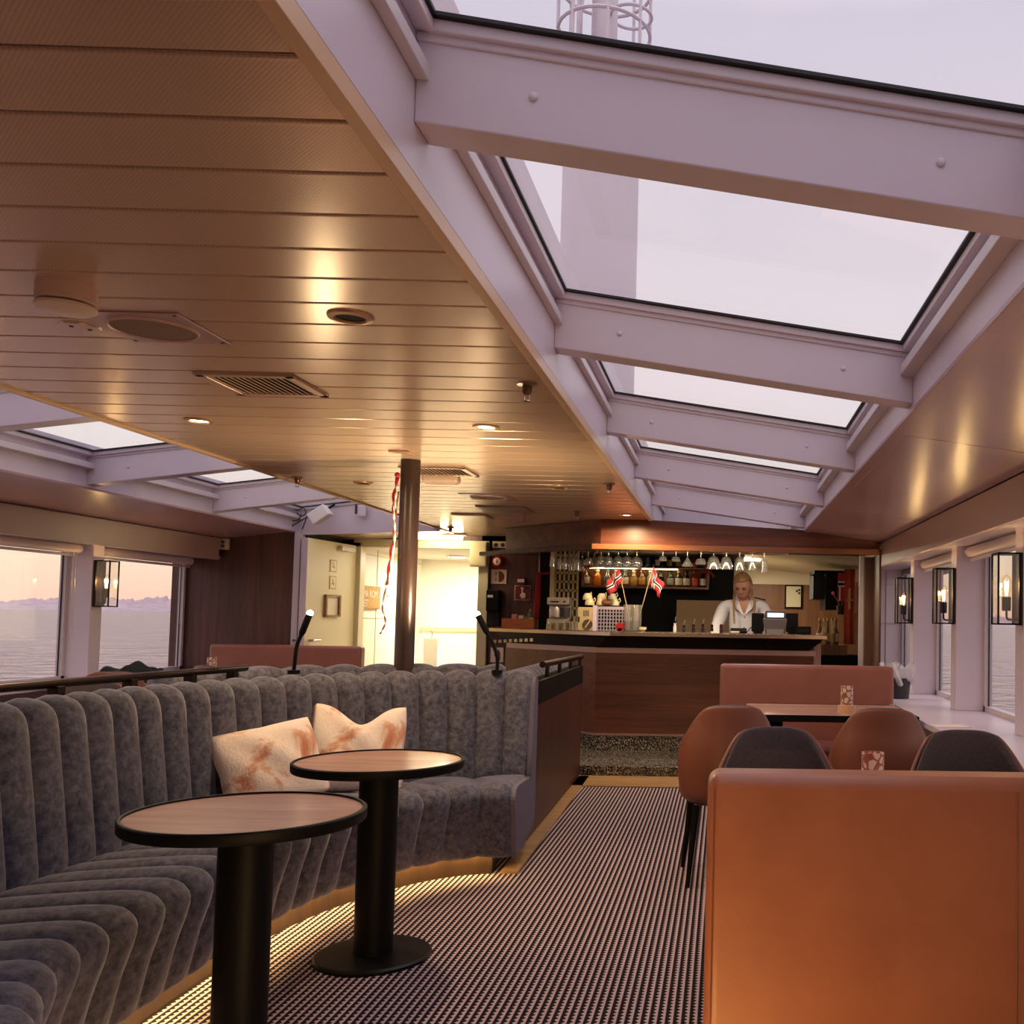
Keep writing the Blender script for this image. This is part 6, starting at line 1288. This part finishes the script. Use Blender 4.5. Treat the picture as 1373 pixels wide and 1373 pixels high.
# ================================================================== BARTENDER
def person():
    root = thing('person', 'person with blond braids in white uniform shirt working behind the bar, looking down', 'person', (at(997, 830, 9.78).x, 9.78, 0), 0.0)
    K = 1.045
    def skin_mesh(chains, sub=2):
        me = bpy.data.meshes.new('tmp'); vs = []; es = []; rs = []; idx = {}
        for ch in chains:
            prev = None
            for (p, r) in ch:
                key = tuple(round(c, 4) for c in p)
                if key not in idx: idx[key] = len(vs); vs.append(p); rs.append(r)
                i = idx[key]
                if prev is not None: es.append((prev, i))
                prev = i
        me.from_pydata(vs, es, []); o = bpy.data.objects.new('tmp', me); COL.objects.link(o)
        md = o.modifiers.new('s', 'SKIN'); md.use_smooth_shade = True
        sv = me.skin_vertices[0].data
        for i, r in enumerate(rs): sv[i].radius = r if isinstance(r, tuple) else (r, r); sv[i].use_root = (i == 0)
        if sub: m2 = o.modifiers.new('u', 'SUBSURF'); m2.levels = sub; m2.render_levels = sub
        dg = bpy.context.evaluated_depsgraph_get(); out = bpy.data.meshes.new_from_object(o.evaluated_get(dg)); bpy.data.objects.remove(o); return out
    pel = ((0, 0.02, 0.94), (0.150, 0.105)); sp1 = ((0, 0.01, 1.08), (0.128, 0.095)); sp2 = ((0, -0.02, 1.24), (0.140, 0.105)); ch = ((0, -0.05, 1.37), (0.150, 0.10)); nb = ((0, -0.065, 1.455), 0.062); nk = ((-0.006, -0.105, 1.50), 0.055); hd = ((-0.012, -0.130, 1.555), 0.06)
    torso = [pel, sp1, sp2, ch, ((0, -0.075, 1.42), (0.088, 0.078)), nb, nk, hd]
    armR = [ch, ((-0.13, -0.05, 1.40), 0.066), ((-0.185, -0.05, 1.385), 0.060), ((-0.245, -0.075, 1.23), 0.050), ((-0.275, -0.11, 1.12), 0.043), ((-0.24, -0.24, 1.02), 0.036), ((-0.19, -0.34, 0.965), 0.027)]
    armL = [ch, ((0.13, -0.05, 1.40), 0.066), ((0.185, -0.05, 1.385), 0.060), ((0.235, -0.08, 1.23), 0.050), ((0.25, -0.12, 1.11), 0.043), ((0.17, -0.25, 1.02), 0.036), ((0.09, -0.33, 0.965), 0.027)]
    legs = [[pel, ((s * 0.10, 0.02, 0.84), 0.095), ((s * 0.105, 0.0, 0.52), 0.062), ((s * 0.105, 0.03, 0.28), 0.055), ((s * 0.105, 0.04, 0.09), 0.038), ((s * 0.11, -0.10, 0.03), 0.034)] for s in (-1, 1)]
    body = skin_mesh([torso, armR, armL] + legs)
    bm = bmesh.new(); bm.from_mesh(body)
    # head with face
    H = Matrix.Translation((-0.016, -0.150, 1.572)) @ Matrix.Rotation(math.radians(-14), 4, 'Z') @ Matrix.Rotation(math.radians(22), 4, 'X') @ Matrix.Diagonal((1.12, 1.10, 1.12, 1))
    def headpt(u, v, grow=0.0):
        th = u * 2 * PI; ph = PI * v; x, y, z = math.sin(ph) * math.sin(th), -math.sin(ph) * math.cos(th), math.cos(ph)
        w = 0.074; d = 0.094; h = 0.116
        jaw = 1 - 0.26 * max(0, -z) ** 1.5; fl = 1.0 - 0.10 * max(0, -y) * (1 - abs(z))
        p = Vector((x * w * jaw, y * d * fl * (1 - 0.12 * max(0, -z)), z * h))
        if y < 0 and grow == 0:
            f = (-y)
            g = lambda cx_, cz_, sx, sz: math.exp(-((p.x - cx_) / sx) ** 2 - ((p.z - cz_) / sz) ** 2)
            p.y -= f * (0.020 * g(0, -0.028, 0.011, 0.016) + 0.009 * g(0, -0.006, 0.008, 0.02) + 0.006 * g(0, -0.062, 0.020, 0.007) + 0.005 * g(0, -0.10, 0.02, 0.016) + 0.005 * (g(-0.03, 0.022, 0.018, 0.007) + g(0.03, 0.022, 0.018, 0.007)))
            p.y += f * (0.009 * (g(-0.030, 0.004, 0.014, 0.010) + g(0.030, 0.004, 0.014, 0.010)) + 0.004 * g(0, -0.054, 0.022, 0.003))
        return p * (1 + grow)
    def add_head(b_, fn, nu=48, nv=36):
        g = [[b_.verts.new(H @ fn(i / nu, j / (nv - 1))) for j in range(nv)] for i in range(nu)]
        for i in range(nu):
            for j in range(nv - 1): b_.faces.new((g[i][j], g[(i + 1) % nu][j], g[(i + 1) % nu][j + 1], g[i][j + 1]))
        return g
    hb = bmesh.new(); add_head(hb, headpt)
    for s in (-1, 1):            # ears
        bmesh.ops.create_uvsphere(hb, u_segments=14, v_segments=10, radius=1, matrix=H @ Matrix.Translation((s * 0.074, 0.012, -0.012)) @ Matrix.Rotation(s * 0.3, 4, 'Z') @ Matrix.Diagonal((0.010, 0.020, 0.032, 1)))
    bmesh.ops.remove_doubles(hb, verts=hb.verts, dist=1e-5)
    tm = bpy.data.meshes.new('t'); hb.to_mesh(tm); hb.free(); bm.from_mesh(tm)
    # hands: palm and five curled fingers each
    for s, wr, fw in ((-1, Vector((-0.19, -0.34, 0.965)), Vector((0.35, -0.85, -0.35)).normalized()), (1, Vector((0.09, -0.33, 0.965)), Vector((-0.45, -0.82, -0.32)).normalized())):
        sd = fw.cross(Vector((0, 0, 1))).normalized(); dn = sd.cross(fw).normalized()
        if dn.z > 0: dn = -dn
        pc = wr + fw * 0.045
        chains = [[(tuple(wr), 0.026), (tuple(wr + fw * 0.035), (0.034, 0.016)), (tuple(wr + fw * 0.075), (0.036, 0.014))]]
        tm = skin_mesh(chains, 2); bm.from_mesh(tm)
        for k, (o_, l) in enumerate(((-0.028, 0.062), (-0.0095, 0.074), (0.0095, 0.070), (0.028, 0.054))):
            a = wr + fw * 0.065 + sd * o_
            tm = skin_mesh([[(tuple(a), 0.009), (tuple(a + fw * l * 0.45 + sd * o_ * 0.2), 0.0085), (tuple(a + fw * l * 0.75 + dn * 0.016 + sd * o_ * 0.25), 0.0078), (tuple(a + fw * l * 0.92 + dn * 0.036 + sd * o_ * 0.25), 0.0065)]], 1); bm.from_mesh(tm)
        ts = sd * (0.034 if s < 0 else -0.034); a = wr + fw * 0.022 + ts * 0.6
        tm = skin_mesh([[(tuple(a), 0.012), (tuple(a + fw * 0.022 + ts * 0.7), 0.011), (tuple(a + fw * 0.046 + ts * 0.95 + dn * 0.010), 0.009), (tuple(a + fw * 0.062 + ts * 0.85 + dn * 0.020), 0.007)]], 1); bm.from_mesh(tm)
    me = bpy.data.meshes.new('body'); bm.to_mesh(me); bm.free(); me.materials.append(m_skin)
    o = bpy.data.objects.new('body', me); COL.objects.link(o)
    md = o.modifiers.new('r', 'REMESH'); md.mode = 'VOXEL'; md.voxel_size = 0.0055; md.use_smooth_shade = True
    m2 = o.modifiers.new('s', 'SMOOTH'); m2.iterations = 2; m2.factor = 0.4
    dg = bpy.context.evaluated_depsgraph_get(); me2 = bpy.data.meshes.new_from_object(o.evaluated_get(dg)); bpy.data.objects.remove(o)
    me2.materials.clear(); me2.materials.append(m_skin)
    kb = bmesh.new(); kb.from_mesh(me2); seen = set(); best = []
    for v0 in kb.verts:
        if v0 in seen: continue
        st = [v0]; seen.add(v0); comp = []
        while st:
            q = st.pop(); comp.append(q)
            for e_ in q.link_edges:
                w_ = e_.other_vert(q)
                if w_ not in seen: seen.add(w_); st.append(w_)
        if len(comp) > len(best): best = comp
    bs = set(best); bmesh.ops.delete(kb, geom=[v for v in kb.verts if v not in bs], context='VERTS'); kb.to_mesh(me2); kb.free()
    body_o = bpy.data.objects.new('body', me2); COL.objects.link(body_o); body_o.parent = root
    for p in me2.polygons: p.use_smooth = True
    # shirt: inflated torso and sleeves, open in a V at the neck
    g = 1.0
    def inf(ch_, k): return [(p, (r[0] + k, r[1] + k) if isinstance(r, tuple) else r + k) for p, r in ch_]
    sm = skin_mesh([inf([((0, 0.02, 0.90), (0.158, 0.11)), sp1, sp2, ch, ((0, -0.062, 1.435), 0.082)], 0.016), inf(armR[:6], 0.014), inf(armL[:6], 0.014)])
    sb = bmesh.new(); sb.from_mesh(sm)
    kill = [f for f in sb.faces if (lambda c: (c.z > 1.475) or (c.y < -0.09 and abs(c.x + 0.0) < (c.z - 1.315) * 0.40) or c.z < 0.86)(f.calc_center_median())]
    bmesh.ops.delete(sb, geom=kill, context='FACES'); m = bpy.data.meshes.new('shirt'); sb.to_mesh(m); sb.free(); m.materials.clear(); m.materials.append(m_shirt)
    so = bpy.data.objects.new('shirt', m); COL.objects.link(so); so.parent = root; md = so.modifiers.new('t', 'SOLIDIFY'); md.thickness = 0.004
    for p in m.polygons: p.use_smooth = True
    for s in (-1, 1):
        b = MB(); b.b.faces.new([b.b.verts.new(Vector(q)) for q in ((s * 0.004, -0.178, 1.30), (s * 0.075, -0.165, 1.365), (s * 0.098, -0.115, 1.45), (s * 0.066, -0.075, 1.495), (s * 0.050, -0.145, 1.43))]); b.build('collar', m_shirt, root, solid=0.006)
        b = MB(); b.box((s * 0.150, -0.05, 1.462), (0.115, 0.055, 0.010), M=Matrix.Rotation(s * 0.20, 3, 'Y')); b.build('epaulette', m_black, root, bevel=0.004)
    b = MB()
    for z in (1.28, 1.18, 1.08): b.sphere((0.004, -0.165 + (1.28 - z) * 0.10, z), 0.007, 10, 6)
    b.build('buttons', m_grey, root, smooth=True)
    # trousers
    tmesh = skin_mesh([inf([((0, 0.02, 0.93), (0.152, 0.108))], 0.01)[:1] + inf(legs[0][1:5], 0.014), inf([((0, 0.02, 0.93), (0.152, 0.108))], 0.01)[:1] + inf(legs[1][1:5], 0.014)])
    tmesh.materials.clear(); tmesh.materials.append(m_black); to = bpy.data.objects.new('trousers', tmesh); COL.objects.link(to); to.parent = root
    # eyes, brows, mouth
    def dot(name, pts, m, r):
        b = MB()
        for q, sc in pts: b.sphere(H @ Vector(q), r, 12, 8, sc, H.to_3x3())
        return b.build(name, m, root, smooth=True)
    dot('eyes', [((-0.030, -0.083, 0.003), (1.5, 0.7, 0.55)), ((0.030, -0.083, 0.003), (1.5, 0.7, 0.55))], plain('eye_dark', srgb(60, 42, 40), 0.3), 0.009)
    dot('eyebrows', [((-0.031, -0.092, 0.020), (2.2, 0.6, 0.45)), ((0.031, -0.092, 0.020), (2.2, 0.6, 0.45))], plain('brow', srgb(120, 84, 60), 0.7), 0.008)
    dot('lips', [((0, -0.089, -0.056), (2.4, 0.6, 0.55))], plain('lips', srgb(176, 96, 90), 0.5), 0.009)
    # hair: cap with hairline, two braids in front of the shoulders
    b = MB(); nu, nv = 48, 36
    def keep(u, v):
        th = u * 2 * PI; front = math.cos(th); z = math.cos(PI * v)
        lim = 0.52 if front > 0.25 else (0.52 - (0.25 - front) * 1.15); return z > lim - (0.10 if front < 0 else 0)
    g = [[None] * nv for _ in range(nu)]
    for i in range(nu):
        for j in range(nv):
            g[i][j] = b.b.verts.new(H @ headpt(i / nu, j / (nv - 1), 0.075 + 0.012 * math.sin(i * 2.6)))
    for i in range(nu):
        for j in range(nv - 1):
            if keep((i + 0.5) / nu, (j + 0.5) / (nv - 1)): b.b.faces.new((g[i][j], g[(i + 1) % nu][j], g[(i + 1) % nu][j + 1], g[i][j + 1]))
    bmesh.ops.delete(b.b, geom=[v for v in b.b.verts if not v.link_faces], context='VERTS')
    b.build('hair', m_hair, root, smooth=True, angle=180, solid=0.012)
    for s in (-1, 1):
        P = smooth_path([H @ Vector((s * 0.074, 0.02, -0.01)), H @ Vector((s * 0.078, -0.01, -0.085)), Vector((s * 0.096, -0.185, 1.44)), Vector((s * 0.098, -0.195, 1.36)), Vector((s * 0.090, -0.19, 1.22))], 14)
        b = MB(); b.tube(P, [0.011 + 0.0035 * abs(math.sin(i * 0.75)) - 0.004 * i / len(P) for i in range(len(P))], 10); b.build('braid', m_hair, root, smooth=True)
    root.scale = (K, K, K)
person()

# ------------------------------------------------------------------ end
